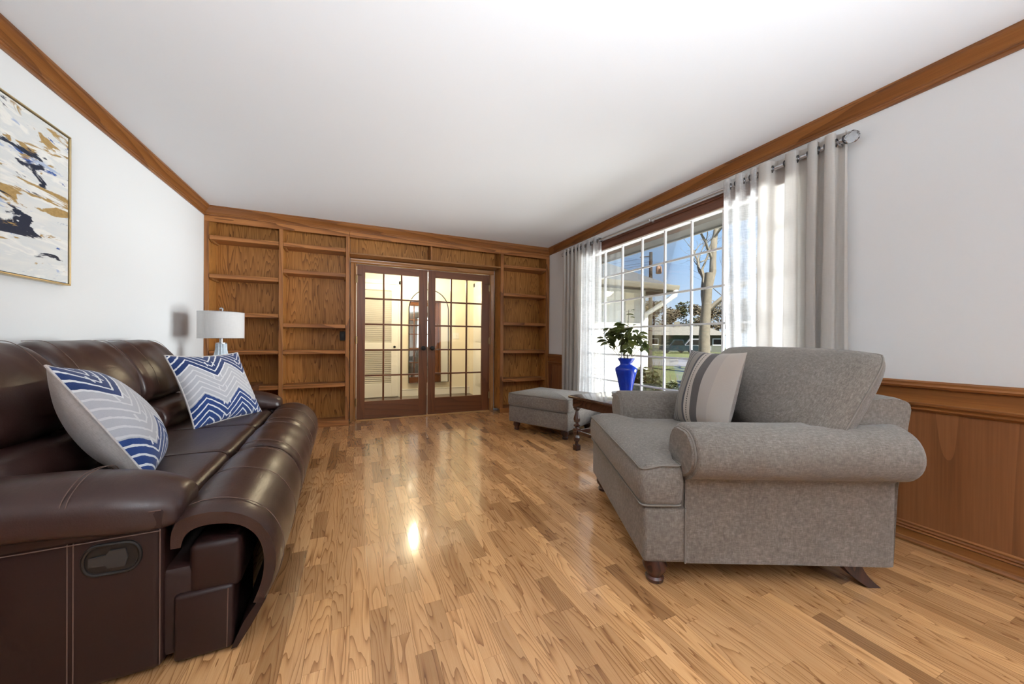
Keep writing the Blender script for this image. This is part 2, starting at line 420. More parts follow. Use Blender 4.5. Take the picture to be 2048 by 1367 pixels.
# crown moulding: profile (drop from ceiling, projection)
def crown(name, axis, a, b, base, sgn, mat, label):
    prof = [(0, 0), (0, .070), (-.012, .070), (-.016, .062), (-.022, .060), (-.034, .050), (-.052, .030), (-.062, .024), (-.066, .016), (-.074, .016), (-.078, .010), (-.092, .010), (-.092, 0)]
    m = MB()
    if axis == 'Y': m.prism(prof, lambda d, p, t: (base+sgn*p, t, ZC+d), a, b)
    else: m.prism(prof, lambda d, p, t: (t, base+sgn*p, ZC+d), a, b)
    return tag(m.build(name, mat, None, 30), label, None, None, ST)
crown('trim_1', 'Y', YR, YS+.01, XL, 1, M['crown_y'], 'brown wooden crown moulding along the left wall')
crown('trim_2', 'Y', YR, YS+.01, XR, -1, M['crown_y'], 'brown wooden crown moulding above the window')
crown('trim_3', 'X', XL, XR, YS, -1, M['crown_x'], 'brown wooden crown moulding above the bookcases')

# wainscot
def wainscot(wall_x, sgn, y0, y1, z1, nrail, nbase, side, stiles=()):
    f = lambda p: wall_x+sgn*p
    m = MB(); m.box(*sorted((f(0), f(.006))), y0, y1, .09, .70)
    pan = m.build('wainscot_panel', M['wains'], None, 0)
    tag(pan, 'dark brown wainscot panel on the %s wall' % side, None, None, ST); pan.name = 'trim_%d' % (nrail+20)
    prof = [(.69, 0), (.69, .012), (.700, .022), (.706, .012), (.712, .012), (.722, .026), (.730, .026), (.736, .014), (.806, .014), (.812, .030), (.822, .036), (.830, .028), (.840, .028), (.848, .018), (.848, 0)]
    m = MB(); m.prism(prof, lambda z, p, t: (f(p), t, z), y0, y1)
    tag(m.build('trim_%d' % nrail, M['crown_y'], None, 30), 'moulded brown chair rail on the %s wall' % side, None, None, ST)
    prof = [(0, 0), (0, .036), (.008, .036), (.018, .028), (.022, .018), (.058, .018), (.064, .026), (.070, .018), (.078, .022), (.084, .014), (.092, .014), (.098, .006), (.098, 0)]
    m = MB(); m.prism(prof, lambda z, p, t: (f(p), t, z), y0, y1)
    tag(m.build('baseboard_%s' % nbase, M['crown_y'], None, 30), 'moulded brown baseboard on the %s wall' % side, None, None, ST)
    m = MB()
    for a, b in stiles: m.rbox(*sorted((f(.004), f(.016))), a, b, .095, .695, .003)
    if stiles: tag(m.build('trim_%d' % (nrail+30), M['door_z']), 'wainscot stiles on the %s wall' % side, None, None, ST)
wainscot(XR, -1, YR, WY0-.085, .847, 4, 'right', 'right near')
wainscot(XR, -1, WY1+.085, YS, .847, 5, 'right_far', 'right far', [(4.64, 4.735), (4.0, 4.1)])
wainscot(XL, 1, YR, YS, .847, 6, 'left', 'left')

# ------------------------------------------------------------------ picture window
win = empty('window_1', (2.79, 0, 0), 0, 'large white grid window of square panes', None, None, ST)
cols = [3.840-.3066*i for i in range(9)]; rows = [2.139-.3132*i for i in range(7)]
cols[0] += 0; GX = 0.0
for nm, bx in (('head', (WY0, WY1, rows[0], WZ1-.006)), ('sill', (WY0, WY1, WZ0+.004, rows[-1])), ('jamb', (cols[0]-.004, WY1-.006, rows[-1], rows[0])), ('jamb', (WY0+.006, cols[-1]+.004, rows[-1], rows[0]))):
    MB().rbox(-.045, .035, *bx, .004).build(nm, M['white'], win)
mm = MB(); mm.rbox(-.012, .012, -.0095, .0095, rows[-1], rows[0], .004)
vm = mm.build('upright_bar', M['white'], win); vm.location = (0, cols[1], 0)
for c in cols[2:-1]: o = vm.copy(); COL.objects.link(o); o.location = (0, c, 0)
mm = MB(); mm.rbox(-.010, .010, cols[-1], cols[0], -.0095, .0095, .004)
hm = mm.build('cross_bar', M['white'], win); hm.location = (0, 0, rows[1])
for z in rows[2:-1]: o = hm.copy(); COL.objects.link(o); o.location = (0, 0, z)
mm = MB(); mm.box(-.002, .002, -.144, .144, -.147, .147); pane = None
for a in range(8):
    for b in range(6):
        c = ((cols[a]+cols[a+1])/2, (rows[b]+rows[b+1])/2)
        if pane is None: pane = o = mm.build('pane', M['glass'], win, 0)
        else: o = pane.copy(); COL.objects.link(o)
        o.location = (0, c[0], c[1])
m = MB(); m.box(XR-.002, XR+.128, WY0, WY0+.006, WZ0, WZ1).box(XR-.002, XR+.128, WY1-.006, WY1, WZ0, WZ1).box(XR-.002, XR+.128, WY0, WY1, WZ1-.006, WZ1).box(XR-.03, XR+.128, WY0-.05, WY1+.05, WZ0-.03, WZ0+.004)
tag(m.build('trim_10', M['white'], None, 0), 'white window jamb and sill', None, None, ST)
def casing(name, boxes, mat, label):
    m = MB()
    for bx in boxes: m.rbox(*bx, .004, 2)
    return tag(m.build(name, mat), label, None, None, ST)
casing('trim_11', [(XR-.018, XR, WY0-.085, WY1+.085, 2.125, 2.205), (XR-.026, XR, WY0-.09, WY1+.09, 2.205, 2.222), (XR-.020, XR, WY0-.088, WY1+.088, 2.222, 2.236)], M['head_y'], 'dark red-brown wooden casing above the picture window')
casing('trim_12', [(XR-.018, XR, WY0-.085, WY0, WZ0, 2.125), (XR-.018, XR, WY1, WY1+.085, WZ0, 2.125)], M['door_z'], 'brown wooden side casings of the picture window')

# ------------------------------------------------------------------ built-in bookcases
def cleat(mb, x, z, sgn):  # little wedge bracket under a shelf end
    mb.prism([(YS+.03, z), (YB-.01, z), (YB-.01, z-.018), (YS+.06, z-.018)], lambda y, zz, t: (t, y, zz), x, x+sgn*.02)
def bookcase(name, label, uprights, bays, x0, x1):
    root = empty(name, (x0, YB, 0), 0, label, 'bookcase'); inv = Matrix.Translation((-x0, -YB, 0))
    def part(nm, mb, mat):
        mb.v = [tuple(inv @ Vector(p)) for p in mb.v]; return mb.build(nm, mat, root)
    for a, b in uprights:
        m = MB(); m.rbox(a, b, YS, YS+.02, .068, 2.2885, .002); part('stile', m, M['oak_z'])
        m = MB(); m.rbox(a+.004, b-.004, YS+.02, YB-.006, .068, 2.36, .002); part('side_panel', m, M['oak'])
    m = MB(); m.box(x0, x1, YB-.006, YB+.008, .03, 2.42); part('back_panel', m, M['oak'])
    m = MB(); m.rbox(x0, x1, YS, YS+.02, 2.288, 2.36, .002); part('top_rail', m, M['oak_y'])
    m = MB(); m.box(x0, x1, YS+.02, YB-.006, 2.36, 2.41); part('top_board', m, M['oak_y'])
    m = MB(); m.rbox(x0, x1, YS-.004, YS+.016, .0, .068, .002); part('toe_board', m, M['oak_y'])
    m = MB(); m.rbox(x0+.01, x1-.01, YS+.016, YB-.006, .046, .067, .001); part('bottom_board', m, M['oak_y'])
    for a, b, zs in bays:
        for z in zs:
            m = MB(); m.rbox(a+.002, b-.002, YS+.004, YB-.008, z-.044, z, .003); s = part('shelf', m, M['oak_y'])
            for e_, g_ in ((a, 1), (b, -1)):
                m = MB(); cleat(m, e_, z-.044, g_); m.v = [tuple(inv @ Vector(p)) for p in m.v]; m.build('cleat', M['casing_x'], s)
    return root
bookcase('built_in_bookcase', 'two-bay oak built-in bookcase with empty shelves behind the lamp',
         [(XL+.002, -1.448), (-.815, -.776), (-.128, -.088)],
         [(-1.446, -.815, (2.146, 1.735, 1.326, .914, .512)), (-.776, -.128, (2.145, 1.842, 1.224, .915, .516))], XL+.002, -.088)
bookcase('built_in_bookcase', 'narrow dark single-bay bookcase between french doors and window wall',
         [(1.890, 1.936), (2.632, 2.690)], [(1.936, 2.632, (2.143, 1.735, 1.311, .904, .488))], 1.890, 2.690)
hb = empty('overdoor_cabinet', (-.088, YB, 2.1), 0, 'open oak shelf cubbies bridging over the french doors', 'bookcase')
def hpart(nm, mb, mat):
    mb.v = [(x+.088, y-YB, z-2.1) for x, y, z in mb.v]; return mb.build(nm, mat, hb)
m = MB(); m.rbox(-.086, 1.888, YS+.004, YB, 2.085, 2.104, .002); hpart('shelf', m, M['casing_x'])
m = MB(); m.box(-.086, 1.888, YB-.006, YB+.006, 2.104, 2.42); hpart('back_panel', m, M['oak'])
m = MB(); m.rbox(-.086, 1.888, YS, YS+.02, 2.288, 2.36, .002); hpart('top_rail', m, M['oak_y'])
m = MB(); m.box(-.086, 1.888, YS+.02, YB-.006, 2.36, 2.41); hpart('top_board', m, M['oak_y'])
m = MB(); m.rbox(.892, .915, YS+.0215, YB-.006, 2.104, 2.36, .002); hpart('divider', m, M['oak_z'])
# outlet plate on the back of the bookcase
op = empty('outlet_plate', (-.166, YB-.0062, 1.088), 0, 'small black outlet plate on the bookcase back panel', 'outlet')
m = MB(); m.rbox(-.034, .034, -.006, 0, -.058, .058, .003); m.build('plate', M['black'], op)
m = MB(); m.rbox(-.016, .016, -.009, -.005, -.033, .033, .002); m.build('socket', M['plastic'], op)

# ------------------------------------------------------------------ french doors
YD = 4.955
def door_casing():
    prof = [(0, 0), (0, .012), (.010, .020), (.018, .014), (.030, .016), (.046, .024), (.058, .026), (.064, .018), (.064, 0)]  # (out from opening, proud)
    m = MB()
    m.prism(prof, lambda o, p, t: (-.018-o, YB+.012-.03-p, t), 0, 2.015)
    m.prism(prof, lambda o, p, t: (1.803+o, YB+.012-.03-p, t), 0, 2.015)
    a = m.build('trim_7', M['casing_z'], None, 30); tag(a, 'moulded oak side casings of the french doors', None, None, ST)
    m = MB(); m.prism(prof, lambda o, p, t: (t, YB+.012-.03-p, 2.015+o), -.082, 1.867)
    a = m.build('trim_8', M['casing_x'], None, 30); tag(a, 'moulded oak head casing above the french doors', None, None, ST)
    m = MB(); m.box(-.034, -.010, YB-.03, 5.12, 0, 2.03).box(1.795, 1.824, YB-.03, 5.12, 0, 2.03).box(-.034, 1.824, YB-.03, 5.12, 2.012, 2.034)
    tag(m.build('trim_13', M['door_z'], None, 0), 'brown jamb of the french doors', None, None, ST)
door_casing()
m = MB(); m.rbox(-.012, 1.80, YD-.028, YD+.11, 0, .014, .004, 2)
tag(m.build('trim_14', M['thresh']), 'pale oak threshold strip under the french doors', None, None, ST)
def french_door(name, x0, knob_side, label):
    root = empty(name, (x0, YD, .018), 0, label, None, None, ST); Wd, Hd, T = .892, 1.986, .04
    g0, g1, gb, gt = .098, .778, .224, 1.894
    for a, b in ((0, g0), (g1+.002, Wd)):
        m = MB(); m.rbox(a, b, 0, T, 0, Hd, .002); m.build('door_stile', M['door_z'], root)
    for a, b, n in ((0, gb, 'bottom_rail'), (gt, Hd, 'top_rail')):
        m = MB(); m.rbox(g0, g1+.002, .001, T-.001, a, b, .002); m.build(n, M['door_x'], root)
    cw = (g1-g0)/3; rh = (gt-gb)/5
    for i in (1, 2):
        m = MB(); m.rbox(g0+cw*i-.011, g0+cw*i+.011, .004, T-.004, gb, gt, .005, 2); m.build('upright_bar', M['door_z'], root)
    for j in range(1, 5):
        m = MB(); m.rbox(g0, g1, .006, T-.006, gb+rh*j-.011, gb+rh*j+.011, .005, 2); m.build('cross_bar', M['door_x'], root)
    base = None
    for i in range(3):
        for j in range(5):
            if base is None:
                m = MB(); m.box(-cw/2, cw/2, -.002, .002, -rh/2, rh/2); base = o = m.build('pane', M['doorglass'], root, 0)
            else: o = base.copy(); COL.objects.link(o)
            o.location = (g0+cw*(i+.5), T/2, gb+rh*(j+.5))
    kx = Wd-.055 if knob_side > 0 else .055
    RX = Matrix.Translation((kx, 0, .912)) @ Matrix.Rotation(pi/2, 4, 'X')
    m = MB(); m.lathe([(.030, 0), (.030, .005), (.013, .009), (.012, .030), (.022, .036), (.029, .047), (.030, .056), (.024, .066), (.008, .070)], n=20, T=RX)
    m.build('door_knob', M['black'], root)
    RX = Matrix.Translation((kx, T, .912)) @ Matrix.Rotation(-pi/2, 4, 'X')
    m = MB(); m.lathe([(.030, 0), (.030, .005), (.013, .009), (.012, .030), (.022, .036), (.029, .047), (.030, .056), (.024, .066), (.008, .070)], n=20, T=RX)
    m.build('door_knob', M['black'], root)
    hx = -.004 if knob_side > 0 else Wd+.004
    for z in (.22, 1.02, 1.80):
        m = MB(); m.tube([(hx, -.008, z-.05), (hx, -.008, z+.05)], .007, 8); m.rbox(hx-.012, hx+.012, -.003, .004, z-.045, z+.045, .001); h = m.build('hinge', M['brass'], root)
        if z > 1.5:
            m = MB(); m.tube([(hx, -.012, z+.055), (hx+knob_side*.05, -.016, z+.052)], .0035, 6); m.lathe([(.007, -.004), (.009, 0), (.007, .004)], (hx+knob_side*.052, -.016, z+.052), 8)
            m.build('door_stop', M['brass'], h)
    return root
french_door('door_1', -.004, 1, 'left french door with fifteen panes and black knob')
french_door('door_2', .900, -1, 'right french door with fifteen panes and black knob')

# ------------------------------------------------------------------ hallway behind the doors
M['hallwall'] = plain('cream_hall_paint', (.80, .73, .58), .7)
M['halltile'] = plain('dark_hall_tile', (.13, .10, .085), .3, var=.4, vscale=5)
m = MB(); m.box(-.9, 2.2, 5.12, 6.95, -.09, 0); tag(m.build('floor_hall', M['halltile'], None, 0), 'dark tiled hallway floor', None, None, ST)
m = MB(); m.box(-.9, 2.2, 5.12, 6.95, ZC, ZC+.1); tag(m.build('ceiling_hall', M['ceil'], None, 0), 'white hallway ceiling', None, None, ST)
m = MB(); m.box(-.9, 2.2, 6.8, 6.9, 0, ZC); tag(m.build('wall_hall_back', M['hallwall'], None, 0), 'cream hallway wall with mirror and closet door', None, None, ST)
m = MB(); m.box(-.9, -.8, 5.12, 6.8, 0, ZC); tag(m.build('wall_hall_left', M['hallwall'], None, 0), 'cream left wall of the hallway', None, None, ST)
m = MB(); m.box(2.05, 2.15, 5.12, 6.8, 0, ZC); tag(m.build('wall_hall_right', M['hallwall'], None, 0), 'cream right wall of the hallway', None, None, ST)
m = MB(); m.rbox(.76, 2.05, 6.784, 6.8, 0, .12, .003).rbox(.76, 2.05, 6.778, 6.8, .12, .135, .004)
tag(m.build('baseboard_hall', M['whitepaint']), 'white hallway baseboard below the mirror', None, None, ST)
cl = empty('door_3', (-.12, 6.768, .015), 0, 'white louvred closet door seen through the french doors', None, None, ST)
m = MB(); pass
for nm, bx in (('top_rail', (.12, .69, 0, .03, 1.92, 2.03)), ('lock_rail', (.12, .69, 0, .03, .86, .975)), ('bottom_rail', (.12, .69, 0, .03, 0, .24)), ('door_stile', (0, .12, 0, .03, 0, 2.03)), ('door_stile', (.69, .81, 0, .03, 0, 2.03))):
    MB().rbox(*bx, .002).build(nm, M['whitepaint'], cl)
sl = None
for z in [.255+.0345*i for i in range(18)]+[.99+.0345*i for i in range(27)]:
    if sl is None:
        mm = MB(); mm.box(.12, .69, -.003, .003, -.017, .017, Matrix.Rotation(RAD(32), 4, 'X')); sl = o = mm.build('slat', M['whitepaint'], cl, 0)
    else: o = sl.copy(); COL.objects.link(o)
    o.location = (0, .016, z)
m = MB(); m.lathe([(.022, 0), (.010, .006), (.010, .022), (.022, .034), (.020, .046), (.004, .050)], n=16, T=Matrix.Translation((.745, 0, .90)) @ Matrix.Rotation(pi/2, 4, 'X'))
m.build('door_knob', M['black'], cl)
m = MB(); m.rbox(.692, .76, 6.775, 6.8, 0, 2.12).rbox(-.19, -.122, 6.775, 6.8, 0, 2.12).rbox(-.19, .76, 6.775, 6.8, 2.05, 2.12)
tag(m.build('trim_15', M['whitepaint']), 'white casing around the louvred closet door', None, None, ST)
d4 = empty('door_4', (2.018, 5.45, .015), 0, 'white panelled entry door on the hallway right wall', None, None, ST)
m = MB(); m.rbox(0, .03, 0, .95, 0, 2.03, .003); m.build('slab', M['whitepaint'], d4)
for z0, z1 in ((.2, .85), (1.0, 1.85)):
    for y0 in (.13, .53):
        m = MB(); m.rbox(-.008, .002, y0, y0+.3, z0, z1, .004, 2); m.build('panel', M['whitepaint'], d4)
m = MB(); m.rbox(2.03, 2.05, 5.36, 5.44, 0, 2.12).rbox(2.03, 2.05, 6.41, 6.49, 0, 2.12).rbox(2.03, 2.05, 5.36, 6.49, 2.05, 2.12)
tag(m.build('trim_16', M['whitepaint']), 'white casing around the hallway entry door', None, None, ST)
mi = empty('arched_mirror', (1.245, 6.74, .15), 0, 'tall arched wall mirror with thin black frame in the hallway', 'mirror')
arc = [(-.365, .10), (-.365, 1.48)]+[(-.365*cos(pi*k/20), 1.48+.365*sin(pi*k/20)) for k in range(1, 20)]+[(.365, 1.48), (.365, .10)]
RT = Matrix.Translation((0, .0, 0)) @ Matrix.Rotation(RAD(-1.0), 4, 'X')
m = MB(); m.prism(arc, lambda a, b, t: (a, t, b), 0, .012, RT); m.build('mirror_glass', M['mirror'], mi, 0)
m = MB(); m.tube([(a, 0, b) for a, b in arc], .008, 8, True, RT); m.build('frame', M['black'], mi)
sw = empty('switch_plate', (1.77, 6.7995, 1.13), 0, 'cream double light switch plate on the hallway wall', 'switch')
m = MB(); m.rbox(-.062, .062, -.007, 0, -.058, .058, .003); m.build('plate', M['whitepaint'], sw)
for x in (-.024, .024):
    m = MB(); m.rbox(x-.006, x+.006, -.016, -.006, -.012, .012, .002); m.build('toggle', M['whitepaint'], sw)
hl = empty('hall_ceiling_light', (.92, 6.0, ZC), 0, 'glowing round ceiling light in the hallway', 'ceiling light')
M['glow'] = plain('lamp_glow', (1, .9, .7), .4, emit=(1, .80, .50), estr=14)
m = MB(); m.lathe([(.13, 0), (.13, -.02), (.10, -.03)][::-1], n=24); m.build('canopy', M['brass'], hl)
m = MB(); m.lathe([(.02, -.16), (.08, -.145), (.12, -.10), (.125, -.06), (.10, -.03)], n=24); m.build('globe', M['glow'], hl)
light('hall_lamp', 'POINT', (.92, 5.85, 2.1), 46, (1, .83, .58), size=.14)

# ------------------------------------------------------------------ left wall art
def painting_mat():
    t = NT('abstract_paint'); u = t.sepxyz(t.uv()); U, V = u[0], u[1]
    base = t.vmath('MULTIPLY', t.uv(), (3.2, 9.0, 1))
    n1 = t.noise(base, 1.0, 4, .6, .4)
    bgc = t.ramp(n1, [(.3, (.80, .79, .75)), (.5, (.70, .72, .72)), (.56, (.85, .84, .80)), (.7, (.62, .64, .66))])
    def lay(seed, thr, col, wd=.025, sc=(3.4, 8.0)):
        q = t.vmath('ADD', t.vmath('MULTIPLY', t.uv(), (sc[0], sc[1], 1)), (seed*3.1, seed*7.7, seed))
        nn = t.noise(q, 1.0, 5, .62, .6)
        f = t.n('ShaderNodeMapRange'); t.set(f.inputs[0], nn); f.inputs[1].default_value = thr; f.inputs[2].default_value = thr+wd
        return f.outputs[0], col, nn
    c = bgc
    fine = t.noise(t.uv(), 60, 4, .7)
    gold = t.mix(fine, (.20, .11, .03), (.62, .42, .17))
    for seed, thr, col in ((1.3, .60, (.42, .50, .66)), (2.1, .62, (.035, .10, .34)), (5.2, .57, gold), (3.7, .585, (.012, .020, .045)), (8.4, .60, gold)):
        f, col, _ = lay(seed, thr, col); c = t.mix(f, c, col)
    return t.done(t.bsdf(c, .55, 0, t.bump(fine, .2, .003)))
def uvquad(name, pts, mat, parent):
    me = bpy.data.meshes.new(name); me.from_pydata(pts, [], [(0, 1, 2, 3)]); uvl = me.uv_layers.new(name='UVMap')
    for i, c in enumerate(((0, 0), (1, 0), (1, 1), (0, 1))): uvl.data[i].uv = c
    return add_obj(name, me, mat, parent)
pa = empty('framed_painting', (XL, 2.15, 1.74), 0, 'gold-framed abstract canvas in white, navy and gold on the left wall', 'painting')
y0, y1, z0, z1 = -.62, .622, -.405, .398
m = MB(); m.box(.004, .028, y0+.006, y1-.006, z0+.006, z1-.006); m.build('canvas_body', M['whitepaint'], pa, 0)
uvquad('canvas', [(.0285, y0+.004, z0+.004), (.0285, y1-.004, z0+.004), (.0285, y1-.004, z1-.004), (.0285, y0+.004, z1-.004)], painting_mat(), pa)
for bx in ((y0-.008, y1+.008, z0-.008, z0), (y0-.008, y1+.008, z1, z1+.008), (y0-.008, y0, z0, z1), (y1, y1+.008, z0, z1)):
    m = MB(); m.rbox(.0, .036, *bx, .0015); m.build('frame_strip', M['gold'], pa)

# ------------------------------------------------------------------ leather reclining sofa
SA = RAD(2.0)
sofa = empty('reclining_sofa', (-.55, 1.44, 0), SA, 'dark brown leather reclining sofa along the left wall', 'sofa')
LN = 2.2; AW = .175; bays = [AW, AW+.617, AW+1.234, LN-AW]
fn_y = lambda a, b, t: (a, t, b)
LE = M['leather']
bk = [(-.80, .63), (-.82, .80), (-.82, .95), (-.775, 1.022), (-.70, 1.018), (-.635, .955), (-.575, .85), (-.545, .75), (-.55, .68), (-.60, .635), (-.70, .62)]
lum = [(-.78, .44), (-.60, .43), (-.50, .45), (-.455, .51), (-.455, .58), (-.50, .635), (-.60, .65), (-.76, .64)]
seat = [(-.66, .30), (-.30, .29), (-.05, .30), (-.008, .34), (-.004, .42), (-.03, .468), (-.12, .480), (-.35, .478), (-.62, .470)]
def chain(pts, name='seam', r=.0012, mat='stitch', par=sofa):
    m = MB(); m.tube(cr(pts, 40, False), r, 6); return m.build(name, M[mat], par)
for i in range(3):
    a, b = bays[i]+.006, bays[i+1]-.006
    wr = lambda x, u, s=i: x+Vector((.008*sin(9*u+s*2)+.006*sin(23*u*x.y+s), .006*sin(7*u+s*1.7), 0))*(.4+1.2*abs(u-.5))
    ub = puffy('back_cushion', bk, a-.02 if i == 0 else a, b+.02 if i == 2 else b, LE, sofa, fn_y, 30, .26, 4, 48, wr)
    puffy('lumbar_cushion', lum, a, b, LE, sofa, fn_y, 26, .24, 4, 40, wr)
    puffy('seat_cushion', seat, a, b, LE, sofa, fn_y, 22, .05, 8, 44)
    for s_ in ((.17, .83) if i != 1 else (.13, .87)):
        yy = a+(b-a)*s_
        chain([(x+.0035, yy, z+.001) for x, z in ((-.775, 1.024), (-.70, 1.021), (-.633, .957), (-.572, .852), (-.541, .752))], 'seam', .0013, 'stitch', ub)
# front roll / footrest pads: curved shell
outer = [(.010, .385), (.012, .440), (.030, .474), (.085, .488), (.15, .483), (.215, .455), (.265, .405), (.296, .34), (.305, .27), (.292, .20), (.262, .13)]
inner = [(.236, .138), (.260, .205), (.268, .27), (.262, .335), (.238, .388), (.198, .425), (.145, .443), (.085, .445), (.048, .425), (.036, .385)]
edges = [-.004, bays[1], bays[2], LN+.004]
for i in range(3):
    a, b = edges[i]+.004, edges[i+1]-.004
    def bulge(x, u, s=i):
        c = Vector((.12, .27, 0)); d = (x-c); k = 1+.03*(1-(2*u-1)**2)+.008*sin(2*pi*3*u+s)
        return c+d*k
    pr = [q.to_2d() for q in cr([(p, q, 0) for p, q in outer], 30, False)]+[q.to_2d() for q in cr([(p, q, 0) for p, q in inner], 26, False)]
    R = []
    for j in range(29):
        u = j/28; uu = 2*u-1; s = 1-.16*(1-math.sqrt(max(0, 1-abs(uu)**10)))
        ring = []
        for q in pr:
            v = bulge(Vector((q.x, q.y, 0)), u); md = Vector((.16, .30, 0)); v = md+(v-md)*(1-(1-s)*.35); ring.append((v.x, a+(b-a)*u, v.y))
        R.append(ring)
    fr = MB().rings(R, False)
    n_ = len(pr)
    for ri, rev in ((0, 0), (28, 1)):   # end faces of the shell as strips
        k0 = ri*n_; no, ni = 30, 26
        for q in range(25):
            o0 = k0+min(29, round(q*29/25)); o1 = k0+min(29, round((q+1)*29/25)); i0 = k0+n_-1-q; i1 = k0+n_-2-q
            fr.f.append((o0, o1, i1, i0) if o0 != o1 else (o0, i1, i0))
    pad = fr.build('footrest_pad', LE, sofa, 60)
    for s_ in (.10, .5, .9) if i != 1 else (.12, .88):
        yy = a+(b-a)*s_; k = 1+.03*(1-(2*s_-1)**2)
        chain([(.12+(p-.12)*k+.004*(1 if p > .2 else 0), yy, .27+(q-.27)*k+.003) for p, q in outer[2:]], 'seam', .0013, 'stitch', pad)
# boxes inside the footrest end, base, lower skirt
for yy, s in ((.004, 1), (LN-.004, -1)):
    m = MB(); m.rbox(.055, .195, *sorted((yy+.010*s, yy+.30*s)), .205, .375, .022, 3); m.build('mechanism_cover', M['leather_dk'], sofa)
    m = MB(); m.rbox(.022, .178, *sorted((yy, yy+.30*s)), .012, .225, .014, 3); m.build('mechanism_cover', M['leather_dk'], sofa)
    m = MB(); m.tube([(.160, yy-.001*s, .02), (.163, yy-.001*s, .215)], .0015, 5); m.build('seam', M['stitch'], sofa)
m = MB()
sk = [(.188, .012), (.225, .07), (.268, .15), (.252, .16), (.205, .09), (.172, .012)]
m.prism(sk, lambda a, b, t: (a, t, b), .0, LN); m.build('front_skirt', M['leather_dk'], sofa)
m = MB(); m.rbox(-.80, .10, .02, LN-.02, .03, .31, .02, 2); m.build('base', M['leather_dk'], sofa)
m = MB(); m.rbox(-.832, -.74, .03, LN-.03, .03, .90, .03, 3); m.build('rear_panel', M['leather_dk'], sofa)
# arms
for s, yo in ((1, 0.0), (-1, LN)):
    Y = lambda v: yo+s*v
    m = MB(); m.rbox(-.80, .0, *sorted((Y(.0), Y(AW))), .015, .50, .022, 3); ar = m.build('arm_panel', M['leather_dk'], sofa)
    ctrl = [(-.022, .478), (-.030, .525), (-.012, .575), (.05, .612), (.12, .618), (.19, .600), (.222, .555), (.215, .50), (.15, .470), (.06, .462)]
    def droop(x, u):
        dz = -.045*max(0, (u-.55)/.45)**2+.018*(1-u); k = 1-.25*max(0, (u-.80)/.20)**2
        return Vector((.095+(x.x-.095)*k, .535+(x.y-.535)*k+dz, 0))
    pad = puffy('arm_pad', ctrl, -.78, .038, LE, sofa, lambda a, b, t: (t, Y(a), b), 30, .22, 9, 48, droop)
    # side welt band beneath the pad and stitching
    m = MB(); m.rbox(-.79, .004, *sorted((Y(-.012), Y(.03))), .452, .515, .012, 2); m.build('arm_band', M['leather_dk'], sofa)
    for zz in (.452, .515):
        m = MB(); m.tube([(-.78, Y(-.0125), zz-.002), (.0, Y(-.0125), zz-.002)], .0016, 6); m.build('seam', M['stitch'], sofa)
    for xx in (-.205, -.193):
        m = MB(); m.tube([(xx, Y(-.0008), .02), (xx, Y(-.0008), .45)], .0015, 6); m.build('seam', M['stitch'], ar)
    m = MB(); m.tube([(-.006, Y(.0), .03), (-.006, Y(.0), .45)], .0018, 6); m.build('seam', M['stitch'], ar)
    chain([(-.215, Y(-.026), .52), (-.21, Y(-.012), .580), (-.205, Y(.05), .622), (-.20, Y(.12), .628), (-.195, Y(.19), .610), (-.195, Y(.222), .56)], 'seam', .0013, 'stitch', pad)
    chain([(-.203, Y(-.026), .52), (-.198, Y(-.012), .580), (-.193, Y(.05), .622), (-.188, Y(.12), .628), (-.183, Y(.19), .610), (-.183, Y(.222), .56)], 'seam', .0013, 'stitch', pad)
    # recliner release
    hd = Matrix.Translation((-.112, Y(0), .388)) @ Matrix.Rotation(RAD(2), 4, 'Y')
    st = [(.032*cos(t)+(.030 if cos(t) > 0 else -.030), .043*sin(t)) for t in [2*pi*(k+.5)/32 for k in range(32)]]
    m = MB(); m.tube([(a, -.002*s, b) for a, b in st], .0055, 8, True, hd); hb_ = m.build('handle_bezel', M['plastic'], sofa)
    m = MB(); m.prism(st, lambda a, b, t: (a, t, b), -.0006*s, -.0026*s, hd); m.build('recess', M['plastic'], hb_)
    lev = [(-.048, -.016), (-.012, -.016), (-.006, -.026), (.030, -.026), (.036, .0), (.030, .026), (-.004, .026), (-.012, .014), (-.048, .010)]
    m = MB(); m.prism(lev, lambda a, b, t: (a, t, b), -.0026*s, -.008*s, hd); m.build('lever', M['leverp'], hb_)
for x in (-.7, .0):
    for y in (.12, LN-.12):
        m = MB(); m.lathe([(.022, 0), (.026, .02), (.026, .03)], (x, y, 0), 12); m.build('foot', M['plastic'], sofa)

